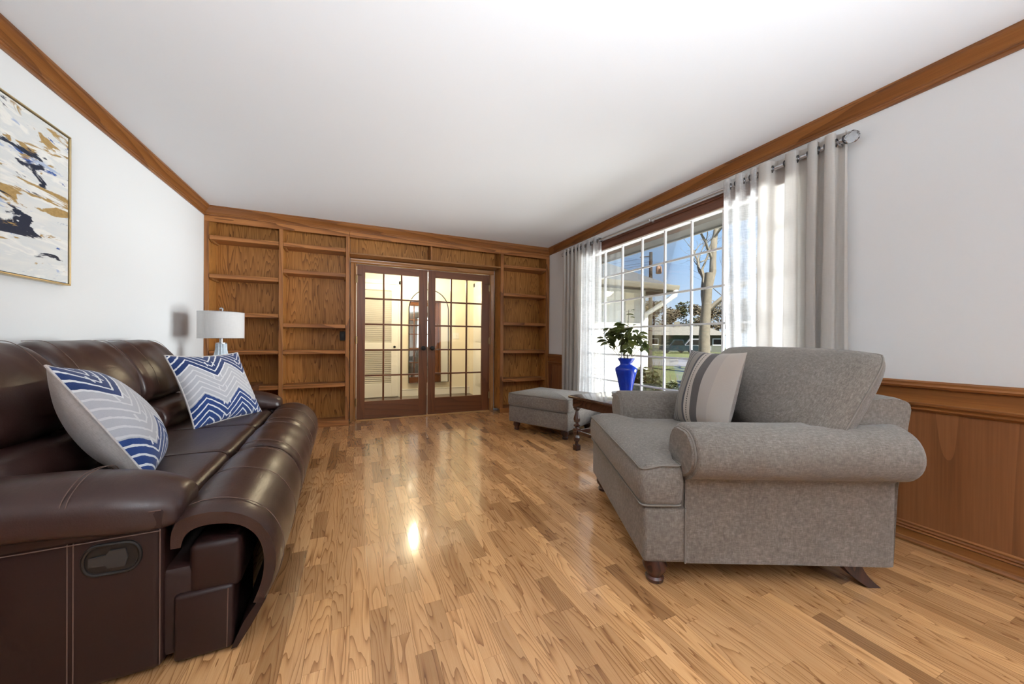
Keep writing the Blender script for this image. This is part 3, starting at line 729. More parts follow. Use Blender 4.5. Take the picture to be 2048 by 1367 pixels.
# ------------------------------------------------------------------ pillows
def pillow(name, a, b, h, front, back, center, U, V, label, cat='pillow', group=None, pinch=.07, n=26, welt=None, sag=0, rc=0., full=.55):
    U = Vector(U).normalized(); V = Vector(V); V = (V-U*V.dot(U)).normalized(); N = U.cross(V)
    T = Matrix((U, V, N)).transposed().to_4x4(); T.translation = center
    root = bpy.data.objects.new(name, None); COL.objects.link(root); root.matrix_world = T; root.empty_display_size = .1
    tag(root, label, cat, group)
    rr = random.Random(name+str(label))
    ph = [rr.uniform(0, 6) for _ in range(4)]
    for nm, s, mat in (('front_cover', 1, front), ('back_cover', -1, back)):
        v = []; f = []; uv = []
        for j in range(n+1):
            for i in range(n+1):
                u = -1+2*i/n; w_ = -1+2*j/n
                u = math.copysign(1-(1-abs(u))**1.25, u); w_ = math.copysign(1-(1-abs(w_))**1.25, w_)
                hh = h*((1-abs(u)**2.2)*(1-abs(w_)**2.2))**full if abs(u) < 1 and abs(w_) < 1 else 0
                hh *= 1-.10*w_-sag*w_
                hh += .006*sin(5*u+ph[0])*sin(4*w_+ph[1])*(1-u*u)*(1-w_*w_)
                x = a*u*(1-pinch*(1-w_*w_))*(1-rc*(u*w_)**6); y = b*w_*(1-pinch*(1-u*u))*(1-rc*(u*w_)**6)-sag*.02*(1-u*u)
                v.append((x, y, s*hh)); uv.append(((u+1)/2, (w_+1)/2))
        for j in range(n):
            for i in range(n):
                q = (j*(n+1)+i, j*(n+1)+i+1, (j+1)*(n+1)+i+1, (j+1)*(n+1)+i); f.append(q if s > 0 else q[::-1])
        me = bpy.data.meshes.new(nm); me.from_pydata(v, [], f); l = me.uv_layers.new(name='UVMap')
        for lp in me.loops: l.data[lp.index].uv = uv[lp.vertex_index]
        for p in me.polygons: p.use_smooth = True
        add_obj(nm, me, mat, root)
    if welt:
        pts = []
        for k in range(4*n):
            sd, t = divmod(k, n); t = -1+2*t/n
            u, w_ = ((t, -1), (1, t), (-t, 1), (-1, -t))[sd]
            pts.append((a*u*(1-pinch*(1-w_*w_))*(1-rc*(u*w_)**6), b*w_*(1-pinch*(1-u*u))*(1-rc*(u*w_)**6)-sag*.02*(1-u*u), 0))
        m = MB(); m.tube(pts, .0045, 6, True); m.build('piping', welt, root)
    return root

def chevron_mat(name, F=2.4, amp=.22, off=0.0, bright=1.0):
    t = NT(name); u = t.sepxyz(t.uv()); U, V = u[0], u[1]
    wob = t.math('MULTIPLY', t.math('SUBTRACT', t.noise(t.uv(), 22, 3), .5), .022)
    uf = t.math('FRACT', t.math('ADD', t.math('MULTIPLY', U, F), off))
    tri = t.math('ABSOLUTE', t.math('SUBTRACT', uf, .5))           # 0 at peak .. .5 at valley
    wv = t.math('ADD', t.math('ADD', V, t.math('MULTIPLY', tri, amp*2)), wob)
    N = 12.0
    k = t.math('FRACT', t.math('MULTIPLY', wv, N))
    line = t.math('LESS_THAN', k, .24)
    # blocks that step at the valleys
    vl = t.math('LESS_THAN', t.math('ABSOLUTE', t.math('SUBTRACT', tri, .40)), .016)
    sel = t.math('LESS_THAN', t.math('FRACT', t.math('MULTIPLY', t.math('ADD', V, wob), 5.0)), .36)
    pk = t.math('MULTIPLY', vl, sel)
    white = t.math('MAXIMUM', line, pk)
    zone = t.ramp(wv, [(0, (.018, .048, .175)), (.40, (.47, .47, .50)), (.84, (.014, .036, .13))], 'CONSTANT')
    fuzz = t.noise(t.uv(), 240, 2)
    wcol = t.mix(t.math('LESS_THAN', t.math('ABSOLUTE', t.math('SUBTRACT', wv, .62)), .205), (.78, .79, .80), (.66, .655, .66))
    c = t.mix(white, zone, wcol)
    c = t.mix(t.math('MULTIPLY', fuzz, .35), c, t.mix(.5, c, (.05, .06, .12)))
    return t.done(t.bsdf(c, .9, 0, t.bump(t.math('ADD', t.math('MULTIPLY', white, .7), t.math('MULTIPLY', fuzz, .6)), .5, .004), spec=.2, sheen=.2))
M['chev'] = chevron_mat('navy_chevron', 2.1, .22, .18)
M['chev2'] = chevron_mat('navy_chevron_near', 2.1, .22, .62)
M['pilback'] = fabric('oatmeal_cotton', (.55, .51, .49), (.62, .58, .56), (.46, .43, .41), 1.5, .15)
pillow('throw_pillow', .275, .255, .085, M['chev'], M['pilback'], (-.894, 3.119, .70), (.459, .888, 0), (-.353, .189, .916),
       'navy and grey chevron pillow upright at the far end of the sofa', 'pillow', None, .08, 26, M['pilback'])
pillow('throw_pillow', .262, .262, .115, M['chev2'], M['pilback'], (-.945, 2.06, .69), (-.29, .95, -.10), (-.509, -.041, .86),
       'navy chevron pillow with oatmeal back leaning behind the near sofa arm', 'pillow', None, .05, 26, M['pilback'])

# ------------------------------------------------------------------ lamp and end table behind the sofa
et = empty('end_table', (-1.16, 4.15, 0), 0, 'dark wooden end table under the lamp behind the sofa', 'table')
m = MB(); m.rbox(-.27, .27, -.25, .25, .575, .60, .006, 2); m.build('table_top', M['darkwood'], et)
m = MB(); m.rbox(-.24, .24, -.22, .22, .49, .575, .003); m.build('apron', M['darkwood'], et)
for x in (-.21, .21):
    for y in (-.19, .19):
        m = MB(); m.rbox(x-.02, x+.02, y-.02, y+.02, 0, .49, .004); m.build('leg', M['darkwood'], et)
lp = empty('table_lamp', (-1.155, 4.10, .60), 0, 'table lamp with white drum shade and ribbed glass base', 'lamp')
M['ribglass'] = plain('ribbed_grey_glass', (.55, .63, .70), .12, bump=.5, bscale=60, coat=.5, var=.25, vscale=40)
prof = [(.055, 0), (.075, .006), (.088, .05), (.090, .11), (.082, .18), (.066, .25), (.050, .30), (.042, .34), (.040, .395), (.036, .40)]
m = MB(); R = []
for r, z in prof:
    R.append([((r+.0035*cos(14*a))*cos(a), (r+.0035*cos(14*a))*sin(a), z) for a in [2*pi*k/84 for k in range(84)]])
m.rings(R); m.build('base', M['ribglass'], lp, 60)
m = MB(); m.lathe([(.041, .396), (.041, .404), (.014, .408), (.012, .47), (.018, .472), (.018, .50)], n=20); m.build('neck', M['steel'], lp)
m = MB(); sh = [(.172, .445), (.172, .688), (.1705, .688), (.1705, .445)]
v = []; f = []
m.rings([[(r*cos(2*pi*k/64), r*sin(2*pi*k/64), z) for k in range(64)] for r, z in sh+sh[:1]], False); m.build('shade', M['shade'], lp, 60)
m = MB(); m.tube([(.172*cos(2*pi*k/48), .172*sin(2*pi*k/48), .446) for k in range(48)], .0022, 6, True).tube([(.172*cos(2*pi*k/48), .172*sin(2*pi*k/48), .687) for k in range(48)], .0022, 6, True)
for k in range(3): m.tube([(0, 0, .682), (.171*cos(2.1*k), .171*sin(2.1*k), .682)], .002, 6)
m.tube([(0, 0, .5), (0, 0, .69)], .003, 6); m.build('shade_ring', M['steel'], lp)
m = MB(); m.lathe([(.004, .688), (.012, .700), (.017, .714), (.012, .728), (.003, .733)], n=10); m.build('finial', M['crystal'], lp, 0)

# ------------------------------------------------------------------ armchair
CA = math.atan2(-.419, .908)
FB = M['fabric']
ch = empty('armchair', (1.169, 1.149, 0), CA, 'wide grey tweed armchair with rolled arms by the window', 'armchair')
WN, WF = -.03, 1.02
m = MB(); m.rbox(-.048, .955, WN+.004, WF-.004, .105, .345, .018, 3); m.build('base', FB, ch)
def arm(mir, name='arm'):
    W_ = (lambda v: v) if not mir else (lambda v: WN+WF-v)
    ro = [(-.03+.108*cos(t), .582+.108*sin(t)) for t in [RAD(x) for x in range(75, 262, 11)]]
    prof = [(.125, .108), (.125, .40), (.122, .56), (.108, .628), (.075, .672), (.035, .691)]+ro+[(-.036, .468), (-.028, .455), (-.026, .108)]
    m = MB(); R = []
    for d, s in ((.122, .90), (.126, .965), (.136, 1), (.50, 1.0), (.80, 1.02), (.96, 1.05), (.985, 1.0), (.99, .95)):
        dd = lambda v, z: (d+.05*max(0, (z-.45))*(1 if d > .7 else 0))
        R.append([(dd(v, z), W_(.05+(v-.05)*s), .40+(z-.40)*s if z > .40 else z) for v, z in prof])
    a = m.rings(R).build(name, FB, ch, 50)
    # front facing panel with welt
    fp = [(.112, .34), (.112, .56), (.098, .618), (.07, .655), (.03, .672)]+[(-.03+.09*cos(t), .582+.09*sin(t)) for t in [RAD(x) for x in range(80, 256, 15)]]+[(-.016, .47), (-.012, .34)]
    m = MB(); m.rings([[(.1195, W_(v), z) for v, z in fp], [(.110, W_(.04+(v-.04)*.96), .5+(z-.5)*.97) for v, z in fp]]).build('arm_front_panel', FB, a, 50)
    pp = [(.121, W_(v), z) for v, z in fp]
    m = MB(); m.tube(pp, .0045, 6); m.build('piping', M['piping'], a)
    return a
arm(False); arm(True)
m = MB(); m.tube([(.124, WN, .34), (.124, WN, .11)], .004, 6); m.build('piping', M['piping'], ch)
# back frame
prof = [(.80, .34), (.92, .14), (.965, .14), (1.055, .70), (1.065, .775), (1.045, .806), (.99, .816), (.92, .813), (.865, .79), (.82, .60)]
puffy('back_frame', prof, WN+.012, WF-.012, FB, ch, lambda a, b, t: (a, t, b), 16, .04, 12, 60)
m = MB(); m.rbox(.90, .965, WN+.012, WF-.012, .107, .40, .012, 2); m.build('rear_panel', FB, ch)
# T seat cushion
T_ = [(-.062, WN-.005), (.112, WN-.005), (.112, .128), (.70, .128), (.70, WF-.158), (.112, WF-.158), (.112, WF+.005), (-.062, WF+.005)]
def outline(P, k=8, r=.03):
    out = []
    N = len(P)
    for i in range(N):
        p, a, b = Vector(P[i]), Vector(P[i-1]), Vector(P[(i+1) % N]); da, db = (a-p).normalized(), (b-p).normalized()
        s0, s1 = p+da*r, p+db*r
        for q in range(5):
            t = q/4; out.append(s0*(1-t)**2+p*2*t*(1-t)+s1*t*t)
        nxt = Vector(P[(i+1) % N])+(p-Vector(P[(i+1) % N])).normalized()*r
        for q in range(1, k): out.append(s1.lerp(nxt, q/k))
    return out
O = outline(T_, 8); cen = Vector((.24, .495))
def inset(P, d):
    N = len(P); out = []
    for i in range(N):
        t = (P[(i+1) % N]-P[i-1]); t = t.normalized() if t.length > 1e-9 else Vector((1, 0)); nrm = Vector((-t.y, t.x)); out.append(P[i]+nrm*d)
    return out
sgn_ = 1 if (inset(O, .01)[0]-cen).length < (O[0]-cen).length else -1
R = []
for z, d in ((.345, .025), (.352, .006), (.375, -.004), (.44, -.008), (.50, -.003), (.518, .004), (.527, .018), (.534, .04)):
    R.append([(p.x, p.y, z-.018*max(0, (.02-p.x)/.08)*(z > .45)) for p in inset(O, sgn_*d)])
base = [Vector((p[0], p[1])) for p in R[-1]]
for k, dz in ((.8, .008), (.55, .016), (.3, .021)):
    R.append([(cen.x+(p.x-cen.x)*k, cen.y+(p.y-cen.y)*k, .534+dz-.010*max(0, (.02-p.x)/.08)*k) for p in base])
sc_ = MB().rings(R).build('seat_cushion', FB, ch, 60)
m = MB(); m.tube([(p.x, p.y, .520-.018*max(0, (.02-p.x)/.08)) for p in inset(O, sgn_*.002)], .0045, 6, True); m.build('piping', M['piping'], sc_)
m = MB(); m.tube([(p.x, p.y, .352) for p in inset(O, sgn_*.002)], .0045, 6, True); m.build('piping', M['piping'], sc_)
def bunfoot(root, x, y, r=.05, h=.105):
    m = MB(); m.lathe([(r*.55, 0), (r*.72, .004), (r*.78, .018), (r*.62, .026), (r*.66, .034), (r*.95, .055), (r*1.02, .072), (r*.9, .09), (r*.78, h)], (x, y, 0), 24); return m.build('foot', M['footwood'], root)
bunfoot(ch, .02, .03); bunfoot(ch, .02, .96)
for y in (.03, .96):
    m = MB(); R = []
    for i in range(9):
        t = i/8; z = .115*(1-t); x = .84+.10*t**1.7; hw = .042-.016*t
        R.append([(x-hw, y-.028, z), (x+hw, y-.028, z), (x+hw, y+.028, z), (x-hw, y+.028, z)])
    m.rings(R); m.build('rear_leg', M['footwood'], ch, 40)
chm = ch.matrix_basis.copy() if False else Matrix.Translation((1.169, 1.149, 0)) @ Matrix.Rotation(CA, 4, 'Z')
def cw(d, w_, z): return chm @ Vector((d, w_, z))
def cdv(d, w_, z): return (chm.to_3x3() @ Vector((d, w_, z)))
bc = pillow('back_cushion', .560, .252, .145, FB, FB, (0, 0, 0), (0, -1, 0), (.30, 0, .62), None, None, None, .0, 34, M['piping'], 0, .055, .40)
bc.parent = ch; 
Uc = Vector((0, -1, 0)); Vc = Vector((.35, 0, .62)).normalized(); Nc = Uc.cross(Vc)
Tm = Matrix((Uc, Vc, Nc)).transposed().to_4x4(); Tm.translation = (.80, .49, .782)
# the loose back pillow is part of the chair: merge its covers directly under the chair
for c in list(bc.children):
    c.parent = ch; c.matrix_basis = Tm; c.name = {'f': 'back_cushion', 'b': 'back_cushion_rear', 'p': 'back_cushion_piping'}[c.name[0]]
bpy.data.objects.remove(bc)

def stripe_mat():
    t = NT('striped_woven'); u = t.sepxyz(t.uv()); U, V = u[0], u[1]
    wob = t.math('MULTIPLY', t.math('SUBTRACT', t.noise(t.uv(), 6, 2), .5), .008)
    x = t.math('ADD', U, wob)
    n_, b_, cr_, g_, tp = (.055, .055, .07), (.36, .315, .275), (.50, .445, .40), (.095, .085, .085), (.25, .225, .20)
    c = t.ramp(x, [(0, n_), (.045, tp), (.07, n_), (.09, b_), (.115, n_), (.14, tp), (.18, n_), (.20, tp), (.33, n_), (.375, cr_), (.50, g_), (.635, (.42, .37, .335)), (.80, (.47, .41, .36))], 'CONSTANT')
    dash = t.math('MULTIPLY', t.math('LESS_THAN', t.math('ABSOLUTE', t.math('SUBTRACT', x, .43)), .008), t.math('LESS_THAN', t.math('FRACT', t.math('MULTIPLY', V, 34)), .65))
    c = t.mix(dash, c, (.03, .028, .03))
    fz = t.noise(t.vmath('MULTIPLY', t.uv(), (60, 400, 1)), 1, 2)
    c = t.mix(t.math('MULTIPLY', fz, .3), c, t.mix(.5, c, (.12, .11, .10)))
    return t.done(t.bsdf(c, .92, 0, t.bump(fz, .3, .003), spec=.2, sheen=.2))
M['stripe'] = stripe_mat(); M['beige'] = fabric('beige_cotton', (.42, .36, .315), (.48, .42, .37), (.36, .31, .27), 1.2, .15)
pillow('striped_pillow', .245, .235, .085, M['stripe'], M['beige'], cw(.50, .535, .762), cdv(.10, -1, 0), cdv(.26, 0, 1),
       'grey, navy and cream striped pillow propped on the grey armchair', 'pillow', None, .06, 26)

# ------------------------------------------------------------------ ottoman
ot = empty('ottoman', (2.103, 3.626, 0), math.atan2(-.888, .459), 'square grey tweed ottoman with bun feet beside the left curtain', 'ottoman')
A, B = .405, .33
m = MB(); m.rbox(-A+.008, A-.008, -B+.008, B-.008, .10, .292, .020, 3); m.build('base', FB, ot)
O2 = outline([(-A, -B), (A, -B), (A, B), (-A, B)], 8, .035); c2 = Vector((0, 0))
s2 = 1 if (inset(O2, .01)[0]).length < O2[0].length else -1
R = [[(p.x, p.y, z) for p in inset(O2, s2*d)] for z, d in ((.292, .02), (.298, .005), (.32, -.003), (.40, -.003), (.425, .004), (.433, .018), (.439, .04))]
bs = R[-1]
for k, dz in ((.8, .010), (.5, .018), (.25, .021)): R.append([(p[0]*k, p[1]*k, .439+dz) for p in bs])
cu = MB().rings(R).build('cushion', FB, ot, 60)
for z in (.427, .299):
    m = MB(); m.tube([(p.x, p.y, z) for p in inset(O2, s2*.003)], .0045, 6, True); m.build('piping', M['piping'], cu)
for x in (-A+.08, A-.08):
    for y in (-B+.08, B-.08): bunfoot(ot, x, y, .042, .10)

# ------------------------------------------------------------------ side table with turned legs
TA = RAD(8)
tb = empty('side_table', (1.86, 2.91, 0), TA, 'dark walnut side table with turned legs between ottoman and armchair', 'table')
TL, TW, TH = .70, .58, .522
m = MB(); m.rbox(0, TL, -TW, 0, TH-.026, TH, .011, 3); m.build('table_top', M['darkwood'], tb)
m = MB(); m.rbox(.035, TL-.035, -TW+.03, -.03, TH-.105, TH-.026, .004); m.build('apron', M['darkwood'], tb)
for x in (.065, TL-.065):
    for y in (-.062, -TW+.062):
        m = MB(); m.rbox(x-.027, x+.027, y-.027, y+.027, TH-.125, TH-.03, .003)
        m.lathe([(.026, .397), (.030, .392), (.026, .385), (.014, .375), (.018, .355), (.030, .320), (.034, .300), (.028, .272), (.014, .262), (.016, .258), (.032, .245), (.032, .232), (.015, .220), (.018, .215), (.018, .206)][::-1], (x, y, 0), 8)
        m.rbox(x-.026, x+.026, y-.026, y+.026, .150, .208, .003)
        m.lathe([(.015, .152), (.018, .146), (.030, .125), (.033, .112), (.026, .088), (.014, .078), (.016, .07), (.018, .05)][::-1], (x, y, 0), 8)
        m.rbox(x-.027, x+.027, y-.027, y+.027, 0, .052, .003); m.build('leg', M['darkwood'], tb, 30)
for y in (-.062, -TW+.062):
    m = MB(); m.rbox(.085, TL-.085, y-.013, y+.013, .158, .19, .003); m.build('stretcher', M['darkwood'], tb)
for x in (.065, TL-.065):
    m = MB(); m.rbox(x-.013, x+.013, -TW+.085, -.085, .158, .19, .003); m.build('stretcher', M['darkwood'], tb)
ty = MB(); ty.lathe([(.095, 0), (.102, .004), (.104, .02), (.099, .024), (.088, .018), (.01, .017)], n=32)
tray = ty.build('coaster_tray', plain('grey_stone', (.42, .41, .40), .5, var=.15), None, 50); tray.location = (2.385, 2.745, TH); tag(tray, 'round grey tray under the blue vase on the side table', 'tray')
VX, VY, VZ = 2.40, 2.715, TH+.0185
m = MB(); m.lathe([(.052, 0), (.056, .004), (.058, .015), (.066, .06), (.080, .13), (.096, .195), (.104, .225), (.100, .245), (.075, .262), (.060, .272), (.056, .285), (.062, .305), (.076, .325), (.083, .338), (.078, .338), (.056, .305), (.050, .285), (.05, .25), (.08, .2), (.05, .05), (.01, .02)], n=28)
va = m.build('glass_vase', M['cobalt'], None, 60); va.location = (VX, VY, VZ); tag(va, 'cobalt blue glass vase on the side table by the window', 'vase')
pl = empty('leafy_branches', (VX, VY, VZ+.03), 0, 'green leafy branches arranged in the blue glass vase', 'plant')
M['leaf'] = (lambda t: t.done(t.mixsh(.25, t.bsdf(t.mix(t.n('ShaderNodeObjectInfo').outputs['Random'], (.045, .065, .026), (.15, .16, .05)), .5), t.n('ShaderNodeBsdfTranslucent').outputs[0])))(NT('dusty_green_leaf'))
for nd in M['leaf'].node_tree.nodes:
    if nd.type == 'BSDF_TRANSLUCENT': nd.inputs[0].default_value = (.12, .15, .03, 1)
M['stem'] = plain('brown_stem', (.07, .05, .025), .8)
lv = []; lf = []
NL = 7
for i in range(NL):
    t = i/(NL-1); wd = .022*sin(pi*min(1, t*.96+.03))**.8*(1-.25*t)
    zz = -.016*t*t
    lv += [(t*.075, -wd, zz+.006), (t*.075, 0, zz), (t*.075, wd, zz+.006)]
for i in range(NL-1):
    lf += [(i*3, i*3+3, i*3+4, i*3+1), (i*3+1, i*3+4, i*3+5, i*3+2)]
lme = bpy.data.meshes.new('leaf'); lme.from_pydata(lv, [], lf); lme.materials.append(M['leaf'])
for p in lme.polygons: p.use_smooth = True
rl = random.Random(5)
tips = [(-.21, -.02, .49), (-.16, .06, .57), (-.10, -.06, .59), (-.02, .05, .54), (.03, -.05, .61), (.09, .04, .52), (.14, -.03, .54), (.19, .02, .47), (-.06, 0, .65), (.0, -.10, .46), (.02, .10, .49), (.02, -.01, .78)]
# image-right in plan is (0.916,-0.4)
for ti, (a, b, h) in enumerate(tips):
    ex = Vector((a*.916+b*.4, -a*.4+b*.916, h))
    pts = [Vector((0, 0, 0)), Vector((ex.x*.12, ex.y*.12, .20)), Vector((ex.x*.30, ex.y*.30, .31)), Vector((ex.x*.75, ex.y*.75, h*.86)), ex]
    cpts = cr(pts, 14, False)
    m = MB(); m.tube(cpts, [.004-.0022*i/13 for i in range(14)], 6); m.build('stem', M['stem'], pl)
    nleaf = 14 if ti < 11 else 7
    for k in range(nleaf):
        q = cpts[13-k//4] if ti < 11 else cpts[13-k]
        if q.z < .34: q = cpts[-1]
        o = bpy.data.objects.new('leaf', lme); COL.objects.link(o); o.parent = pl
        o.location = q+Vector((rl.uniform(-.03, .03), rl.uniform(-.03, .03), rl.uniform(-.035, .03)))
        o.rotation_euler = (rl.uniform(-.6, .6), rl.uniform(-.4, 1.0), rl.uniform(0, 6.28)); s = rl.uniform(.85, 1.35)*(1 if ti < 11 else .7); o.scale = (s, s*1.15, s)

# ------------------------------------------------------------------ curtains and rod
RX_, RZ_ = 2.632, 2.240
rod = empty('curtain_rod', (RX_, 1.103, RZ_), 0, 'silver curtain rod with crystal ball ends above the window', 'curtain rod')
m = MB(); m.tube([(0, .03, 0), (0, 3.10, 0)], .0125, 14); m.build('rod', M['steel'], rod)
for y in (0, 3.13):
    m = MB(); bm = bmesh.new(); bmesh.ops.create_icosphere(bm, subdivisions=2, radius=.036); bm.verts.index_update()
    m.add([(q.co.x, q.co.y+y, q.co.z) for q in bm.verts], [[q.index for q in f.verts] for f in bm.faces]); bm.free(); m.build('finial', M['crystal'], rod, 0)
    m = MB(); yy = y+(.032 if y == 0 else -.032); m.tube([(0, yy, 0), (0, yy+(.02 if y == 0 else -.02), 0)], .018, 14); m.build('collar', M['steel'], rod)
for y in (.06, 1.55, 3.07):
    m = MB(); m.tube([(0, y, -.016), (.035, y, -.02), (.062, y, -.01)], .006, 8); m.rbox(.058, .0635, y-.014, y+.014, -.04, .03, .002); m.tube([(.016*cos(t), y, .016*sin(t)) for t in [pi+pi*k/10 for k in range(11)]], .004, 6); m.build('bracket', M['steel'], rod)
def curtain(name, y0, y1, folds, amp, ztop, zbot, mat, label, seed, x0=RX_, drift=0.0, flare=1.0, widths=None):
    root = empty(name, (x0, (y0+y1)/2, 0), 0, label, 'curtain'); yc = (y0+y1)/2
    r = random.Random(seed); NS = folds*16; NZ = 30
    ph = [r.uniform(.75, 1.25) for _ in range(folds+1)]
    w_ = widths or [r.uniform(.7, 1.3) for _ in range(folds)]; tot = sum(w_); cum = [0]
    for q in w_: cum.append(cum[-1]+q/tot)
    v = []; f = []
    for j in range(NZ+1):
        t = j/NZ; z = ztop+(zbot-ztop)*t
        for i in range(NS+1):
            s = i/NS*folds; k = min(int(s), folds-1); u = s-k
            yb = cum[k]+(cum[k+1]-cum[k])*u
            a = amp*ph[k]*(1+.10*t)
            sn = sin(2*pi*u); sx = math.copysign(abs(sn)**.8, sn)
            xx = a*sx+.006*sin(5*t+seed+3*yb)*t
            yy = (yb-.5)*(y1-y0)*(1+(flare-1)*t)+drift*t+.012*t*sin(3*s+2.5*t+seed)-.018*sin(4*pi*u)*(.5+.5*t)*(y1-y0)/folds/.09
            v.append((xx, yy, z))
    for j in range(NZ):
        for i in range(NS): q = j*(NS+1)+i; f.append((q, q+1, q+NS+2, q+NS+1))
    m = MB(); m.add(v, f); fb = m.build('fabric', mat, root, 180)
    for k in range(folds*2):
        u = (k*.5+.25) % 1
        kk = int(k/2); yb = cum[kk]+(cum[kk+1]-cum[kk])*(.0 if k % 2 == 0 else .5); yl = (yb-.5)*(y1-y0)
        m = MB(); m.tube([(.021*cos(a), .006*cos(a), .021*sin(a)) for a in [2*pi*q/20 for q in range(20)]], .0045, 6, True, Matrix.Translation((0, yl, RZ_)) @ Matrix.Rotation(RAD(25 if k % 2 else -25), 4, 'Z'))
        m.build('grommet', M['darksteel'], root)
    return root
curtain('sheer_curtain', 3.43, 3.79, 3, .027, 2.290, .03, M['sheer'], 'white sheer curtain at the far left of the window', 3, widths=[1, 1.1, .9])
curtain('linen_drape', 3.805, 4.22, 5, .026, 2.290, .02, M['drape'], 'grey linen drape bunched beside the far corner', 5)
curtain('sheer_curtain', 1.59, 1.885, 3, .026, 2.298, .03, M['sheer'], 'white sheer curtain beside the near linen drape', 8, drift=-.05, widths=[.9, 1.1, 1.0])
curtain('linen_drape', 1.135, 1.62, 4, .030, 2.298, .02, M['drape'], 'beige linen drape behind the armchair at the near window end', 9, widths=[.8, .8, 1.2, 1.5])

# ------------------------------------------------------------------ outside
def grass_mat():
    t = NT('spring_grass'); p = t.pos(); n = t.noise(p, 1.1, 4, .6); f = t.noise(p, 60, 3, .7)
    g = t.math('ADD', t.math('MULTIPLY', n, .6), t.math('MULTIPLY', f, .4))
    return t.done(t.bsdf(t.ramp(g, [(.3, (.018, .025, .005)), (.5, (.042, .052, .011)), (.68, (.075, .07, .025))]), .95, 0, t.bump(f, .6, .05)))
M['grass'] = grass_mat()
M['asphalt'] = plain('pale_asphalt', (0.0773, 0.0750, 0.0727), .9, var=.15, vscale=3)
M['concrete'] = plain('driveway_concrete', (.62, .60, .57), .9, var=.08, vscale=2)
M['siding'] = plain('white_siding', (.86, .84, .78), .6)
M['shingle'] = plain('grey_shingle', (.052, .058, .064), .9, bump=.5, bscale=20, var=.3, vscale=14)
M['soffit'] = plain('soffit_paint', (.045, .042, .036), .8)
M['cream'] = plain('cream_fascia', (.125, .115, .09), .6)
GZ = -.42
m = MB(); m.box(2.85, 90, -30, 90, GZ-.2, GZ); tag(m.build('ground', M['grass'], None, 0), 'lawn outside the window', None, None, ST)
# street runs roughly across the view; local frame along direction (-.72,.70)
SD = Vector((-.70, .714, 0)); SN = Vector((.714, .70, 0))
def strip(name, d0, d1, l0, l1, z, mat, label):
    m = MB(); P = [SN*d0+SD*l0, SN*d1+SD*l0, SN*d1+SD*l1, SN*d0+SD*l1]
    m.rings([[(p.x, p.y, GZ-.05) for p in P], [(p.x, p.y, z) for p in P]]); return tag(m.build(name, mat, None, 0), label, None, None, ST)
strip('road', 23.5, 32.5, -60, 60, GZ+.02, M['asphalt'], 'pale street beyond the lawn')
m = MB(); P = [(4.2, 6.3), (7.0, 6.3), (20.5, 17.5), (17.0, 20.5), (4.2, 12)]
P = [(3.0, 5.2), (4.6, 5.15), (6.6, 5.9), (16.5, 17.0), (13.5, 19.5), (6.0, 9.5), (3.0, 6.42)]
m.rings([[(x, y, GZ-.05) for x, y in P], [(x, y, GZ+.03) for x, y in P]]); tag(m.build('driveway', M['concrete'], None, 0), 'sunlit concrete driveway beside the white wing', None, None, ST)
m = MB(); m.box(3.46, 5.05, -6, 5.1, GZ-.05, GZ+.02)  # added gravel strip, unseen from the camera, bounces sun to the ceiling
tag(m.build('garden_path', plain('white_gravel', (.72, .70, .67), .9, var=.12, vscale=30), None, 0), 'pale sunlit gravel path outside the window wall', None, None, ST)
# own eave above the window
ea = empty('house_eave', (2.83, 0, 2.25), 0, 'dark soffit and cream fascia of the eave above the window', 'eave')
m = MB(); m.box(0, .60, -2.5, 5.78, .0, .02); m.build('soffit', M['soffit'], ea, 0)
m = MB(); m.rbox(.60, .625, -2.5, 5.78, -.02, .16, .003); m.build('fascia', M['cream'], ea)
gp = [(.625, .04), (.70, .04), (.735, .09), (.735, .15), (.725, .15), (.72, .095), (.695, .052), (.637, .052), (.637, .15), (.625, .15)]
m = MB(); m.prism(gp, lambda a, b, t: (a, t, b), -2.5, 5.78); m.build('gutter', M['cream'], ea, 30)
m = MB(); m.rings([[(0, y, .02), (.6, y, .02), (.72, y, .16), (0, y, .42)] for y in (-2.5, 5.78)]); m.build('roof_edge', M['shingle'], ea, 0)
# white wing with hip roof
wg = empty('house_wing', (2.84, 6.45, GZ), 0, 'white sided house wing with grey hip roof outside the window', 'house')
WL = 3.42; EZ = 2.30-GZ
m = MB(); m.box(0, WL, .02, 3.4, 0, EZ+.02); m.build('wall', M['siding'], wg, 0)
bd = None
for i in range(19):
    if bd is None:
        mm = MB(); mm.rings([[(x, .02, 0), (x, -.012, .0), (x, .006, .15), (x, .02, .15)] for x in (0, WL)]); bd = o = mm.build('siding_board', M['siding'], wg, 0)
    else: o = bd.copy(); COL.objects.link(o)
    o.location = (0, 0, .02+i*.143)
rz = EZ+.02; oh = .5
R0 = [(-.2, -oh, rz), (WL+.40, -oh, rz), (WL+.40, 3.9, rz), (-.2, 3.9, rz)]
m = MB(); m.v = [*R0, (-.2, 1.7, rz+1.32), (WL+.40-2.2, 1.7, rz+1.32)]; m.f = [(0, 1, 5, 4), (1, 2, 5), (2, 3, 4, 5), (0, 4, 3)]
m.build('roof', M['shingle'], wg, 0)
m = MB(); m.box(-.2, WL+.39, -oh+.01, 0.02, rz-.03, rz-.012).box(WL, WL+.39, 0.02, 3.9, rz-.03, rz-.012); m.build('soffit', M['cream'], wg, 0)
m = MB(); m.rbox(-.2, WL+.41, -oh-.015, -oh+.01, rz-.16, rz+.0, .003).rbox(WL+.385, WL+.41, -oh, 3.9, rz-.16, rz+.0, .003); m.build('fascia', M['cream'], wg)
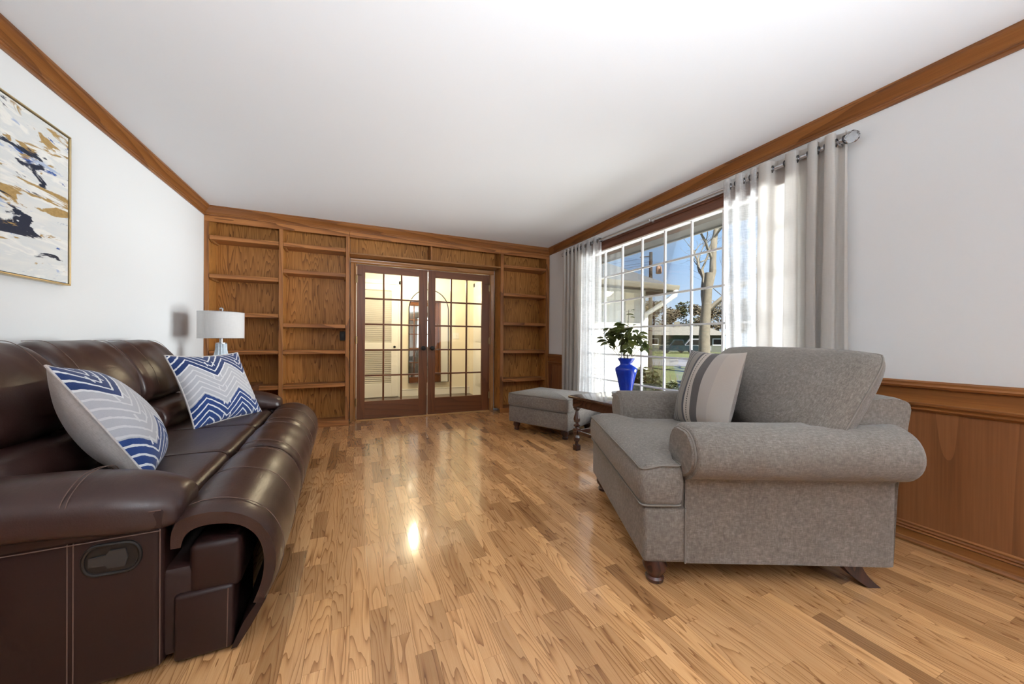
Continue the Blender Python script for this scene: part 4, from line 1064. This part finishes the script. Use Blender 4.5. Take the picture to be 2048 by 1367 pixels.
m = MB(); m.prism([(-oh-.015, -.12), (-oh-.09, -.11), (-oh-.11, -.04), (-oh-.11, .0), (-oh-.015, .0)], lambda a, b, t: (t, a, rz+b), -.2, WL+.43); m.build('gutter', M['cream'], wg, 30)
m = MB(); m.tube([(WL+.36, -oh-.06, rz-.10), (WL+.36, -oh-.04, rz-.22), (WL+.22, -.30, rz-.40), (WL-.02, -.07, rz-.62), (WL-.04, -.06, rz-.80), (WL-.04, -.06, .1)], .055, 8); m.build('downspout', M['white'], wg)
# shrubs under the window
M['shrub'] = (lambda t: t.done(t.mixsh(.3, t.bsdf(t.ramp(t.n('ShaderNodeNewGeometry').outputs['Random Per Island'], [(0, (.009, .015, .005)), (.5, (.022, .03, .009)), (1, (.07, .072, .025))]), .6), t.n('ShaderNodeBsdfTranslucent').outputs[0])))(NT('shrub_leaf'))
for nd in M['shrub'].node_tree.nodes:
    if nd.type == 'BSDF_TRANSLUCENT': nd.inputs[0].default_value = (.05, .065, .012, 1)
def leafcloud(name, n, fn, size, mat, parent, seed):
    r = random.Random(seed); v = []; f = []
    for i in range(n):
        c = Vector(fn(r)); d = Vector((r.gauss(0, 1), r.gauss(0, 1), r.gauss(0, 1))).normalized(); u, q = frame3(d)
        s = size*r.uniform(.6, 1.4); k = len(v)
        v += [tuple(c-u*s), tuple(c+q*s*.45+d*s*.1), tuple(c+u*s), tuple(c-q*s*.45+d*s*.1)]; f += [(k, k+1, k+2), (k, k+2, k+3)]
    me = bpy.data.meshes.new(name); me.from_pydata(v, [], f)
    return add_obj(name, me, mat, parent)
def shrub(x, y, rad, h, label, seed):
    root = empty('shrub', (x, y, GZ), 0, label, 'shrub', 'shrubs below the window')
    def fn(r):
        a = r.uniform(0, 6.283); z = r.uniform(.05, 1); rr = rad*(r.random()**.4)*(1-.35*z**3)*(1+.12*sin(5*a+seed))
        return (rr*cos(a), rr*sin(a), h*z*(1-.25*(rr/rad)**2)+.05*r.random())
    leafcloud('foliage', 5200, fn, .034, M['shrub'], root, seed)
    r = random.Random(seed+50); m = MB()
    for k in range(26):
        a = r.uniform(0, 6.283); q = r.uniform(.1, .85)*rad; tx, ty_, tz = q*cos(a), q*sin(a), h*r.uniform(.85, 1.12)
        m.tube([(0, 0, 0), (tx*.6, ty_*.6, tz*.5), (tx, ty_, tz)], [.008, .006, .003], 5)
    m.build('stem', M['stem'], root)
shrub(4.0, 4.14, .33, 1.04, 'leafy green shrub close below the window nearer the white wing', 1)
shrub(3.95, 3.42, .31, .93, 'lower green shrub below the window nearer the armchair', 2)
# trees
M['bark'] = plain('pale_bark', (0.0864, 0.0750, 0.0568), .95, bump=.9, bscale=22, var=.35, vscale=7)
M['bark2'] = plain('grey_bark', (0.0318, 0.0273, 0.0227), .95, var=.3, vscale=6)
def tree(name, base, h, r0, label, seed, lean=(0, 0), depth=5, forks=((.42, 3),), mat='bark', spread=.55, group=None, tk=.42):
    root = empty(name, base, 0, label, 'tree', group); r = random.Random(seed); trunk = MB(); br = MB()
    def grow(p, d, L, rad, lev):
        n = 5; pts = [p]; q = p
        for i in range(n):
            d = (d+Vector((r.gauss(0, .10), r.gauss(0, .10), r.gauss(0, .05)))*(1 if lev else .35)).normalized(); q = q+d*L/n; pts.append(q)
        (trunk if lev == 0 else br).tube(pts, [rad*(1-.35*i/n) for i in range(n+1)], 10 if lev == 0 else (6 if lev < 3 else 4))
        if lev >= depth or rad < .0028: return
        for k in range(3 if lev < 2 else r.choice((2, 3, 3))):
            u, w_ = frame3(d); a = r.uniform(0, 6.283); sp = r.uniform(.5, 1.25)*spread*(.35 if k == 0 and lev < 3 else 1)
            nd = (d+(u*cos(a)+w_*sin(a))*sp+Vector((0, 0, .12))).normalized()
            st = pts[r.choice((3, 4, 5)) if k else 4]
            grow(st, nd, L*r.uniform(.55, .80)*(.8 if lev == 0 else 1), rad*(.70 if k == 0 and lev < 3 else r.uniform(.34, .52)), lev+1)
    grow(Vector((0, 0, 0)), Vector((lean[0], lean[1], 1)).normalized(), h*tk, r0, 0)
    trunk.build('trunk', M[mat], root, 60); br.build('branches', M[mat], root, 60)
    return root
tree('bare_tree', (15.0, 11.7, GZ), 9.5, .27, 'large pale-barked bare tree on the lawn', 4, (.02, -.02), 7, mat='bark', spread=.75, tk=.50)
tree('bare_tree', (23.0, 15.8, GZ), 9.0, .16, 'thin bare tree behind the pale-barked trunk', 9, depth=5, mat='bark2')
# utility pole
q = empty('utility_pole', (14.1, 14.15, GZ), 0, 'wooden utility pole with transformer and crossarm', 'utility pole')
m = MB(); m.tube([(0, 0, 0), (0, 0, 6.15)], [.115, .085], 12); m.build('pole', M['bark2'], q)
m = MB(); m.rbox(-.03, .03, -.05, .55, 5.92, 5.97, .005, 1, Matrix.Rotation(RAD(40), 4, 'Z')); m.build('crossarm', M['bark2'], q)
m = MB(); m.lathe([(.12, 5.02), (.145, 5.05), (.145, 5.33), (.12, 5.39), (.03, 5.44)], (.30, -.25, 0), 16); m.build('transformer', plain('rusty_can', (0.2500, 0.1500, 0.1000), .6), q)
for i, (dx, dz) in enumerate(((0, 5.9), (.3, 5.7), (-.3, 5.5))):
    m = MB(); m.tube([(dx*.5+(-26)*t*.6, 22*t*.9-2*0, dz-1.6*4*t*(1-t)*.35) for t in [k/10 for k in range(11)]], .006, 5); m.build('wire', M['black'], q)
# background trees
M['evergreen'] = plain('evergreen_needles', (0.0159, 0.0250, 0.0077), .9, var=.5, vscale=3)
M['twig'] = plain('brown_twigs', (.075, .062, .04), .95, var=.4, vscale=2)
def crown_tree(x, y, h, rad, label, mat, seed, n=2600):
    root = empty('distant_tree', (x, y, GZ), 0, label, 'tree', 'trees beyond the street')
    blobs = []; r0 = random.Random(seed)
    for k in range(9): blobs.append((r0.uniform(-.6, .6)*rad, r0.uniform(-.6, .6)*rad, h*r0.uniform(.35, .85), rad*r0.uniform(.4, .65)))
    def fn(r):
        b = blobs[r.randrange(len(blobs))]; d = Vector((r.gauss(0, 1), r.gauss(0, 1), r.gauss(0, .9))).normalized()*b[3]*(r.random()**.33)
        return (b[0]+d.x, b[1]+d.y, max(.3, b[2]+d.z))
    leafcloud('foliage', n, fn, .22, mat, root, seed)
    m = MB(); m.tube([(0, 0, 0), (0, 0, h*.6)], [.25, .12], 8); m.build('trunk', M['bark2'], root)
def far_pt(px, dist):   # plan position along a viewing azimuth, for the distant backdrop
    d = fwd*F_PX+rgt*(px-1024); d = Vector((d.x, d.y, 0)).normalized(); return d*dist
for i, (px, dist, h, rad, k, lab) in enumerate(((1256, 66, 8.0, 2.2, 1, 'brown bare thicket far behind the white wing'), (1286, 56, 8.2, 2.0, 1, 'brown bare thicket far behind the downspout'), (1308, 68, 10, 2.1, 1, 'brown bare thicket left of the evergreen'), (1338, 60, 8.4, 1.9, 1, 'low bare thicket touching the evergreen'), (1372, 70, 9.6, 2.4, 0, 'rounded dark evergreen beyond the far house'), (1402, 58, 8.4, 2.0, 1, 'bare thicket behind the pale trunk'), (1436, 70, 9.8, 2.3, 1, 'brown bare thicket right of the pale trunk'), (1472, 62, 9.0, 2.2, 1, 'brown bare thicket left of the near sheer'), (1500, 68, 10, 2.3, 1, 'brown bare thicket seen through the near sheer'), (1548, 58, 9.0, 2.2, 1, 'bare thicket hidden behind the near drape'))):
    p = far_pt(px, dist+20); crown_tree(p.x, p.y, h*1.18, rad*1.15, lab, M['evergreen'] if k == 0 else M['twig'], 20+i)
# far house
hc = far_pt(1352, 61); hs = empty('far_house', (hc.x, hc.y, GZ), math.atan2(SD.y, SD.x), 'low green-grey bungalow across the street', 'house')
M['sage'] = plain('sage_siding', (0.0591, 0.0659, 0.0523), .8); M['greyroof'] = plain('faded_roof', (0.0773, 0.0727, 0.0636), .9, var=.2, vscale=2)
m = MB(); m.box(-6, 6, -3, 3, 0, 2.5); m.build('wall', M['sage'], hs, 0)
m = MB(); m.v = [(-6.7, -3.7, 2.45), (6.7, -3.7, 2.45), (6.7, 3.7, 2.45), (-6.7, 3.7, 2.45), (-4, 0, 3.9), (4, 0, 3.9)]; m.f = [(0, 1, 5, 4), (1, 2, 5), (2, 3, 4, 5), (3, 0, 4), (0, 3, 2, 1)]; m.build('roof', M['greyroof'], hs, 0)
m = MB(); m.box(-.5, .3, -.4, .4, 3.5, 4.6); m.build('chimney', M['cream'], hs, 0)
for x, wd, z0, z1, mt in ((3.2, 1.3, 1.0, 2.0, 'white'), (-3.6, 1.0, .1, 2.1, 'red'), (-5.2, 1.2, 1.0, 2.0, 'white')):
    if mt == 'red': M.setdefault('red', plain('red_door', (0.1364, 0.0091, 0.0114), .6))
    for sy in (3.0, -3.04):
        m = MB(); m.rbox(x-wd/2, x+wd/2, sy, sy+.04, z0, z1, .01); wn = m.build('window' if mt == 'white' else 'front_door', M[mt], hs)
        if mt == 'white':
            m = MB(); m.box(x-wd/2+.12, x+wd/2-.12, sy-.01, sy+.05, z0+.12, z1-.12); m.build('pane', M['black'], wn, 0)
# parked vehicles
def car(px, dist, L, H, body, label, kind):
    p = far_pt(px, dist); c = empty('parked_car', (p.x, p.y, GZ+.03), math.atan2(SD.y, SD.x), label, 'car', 'cars parked at the far house')
    low = [(-L/2, .35), (-L/2, .85), (-L/2+.25, 1.0), (L/2-1.0, 1.0), (L/2-.1, .9), (L/2, .7), (L/2, .35)]
    m = MB(); m.prism(low, lambda a, b, t: (a, t, b), -.85, .85); m.build('body', body, c, 30)
    cab = [(-L/2+.5, 1.0), (-L/2+.75, H), (L/2-1.9, H), (L/2-1.25, 1.0)] if kind else [(-.7, 1.0), (-.5, H), (.5, H), (1.0, 1.0)]
    m = MB(); m.prism(cab, lambda a, b, t: (a, t, b), -.78, .78); m.build('cabin', body, c, 30)
    gw = [(a*.86, 1.06+(b-1.0)*.75) for a, b in cab]
    m = MB(); m.prism(gw, lambda a, b, t: (a, t, b), -.80, .80); m.build('side_window', M['black'], c, 0)
    for x in (-L/2+.8, L/2-.85):
        for y in (-.82, .72):
            m = MB(); m.lathe([(.2, 0), (.36, .01), (.36, .10), (.2, .11)], n=16, T=Matrix.Translation((x, y+.1, .36)) @ Matrix.Rotation(pi/2, 4, 'X')); m.build('wheel', M['plastic'], c)
car(1357, 50, 4.6, 1.75, plain('dark_car_paint', (0.0091, 0.0159, 0.0205), .3), 'dark pickup parked left of the pale tree trunk', 0)
car(1384, 54, 4.4, 1.9, plain('white_car_paint', (0.1591, 0.1636, 0.1727), .3), 'white boxy car parked behind the dark pickup', 1)
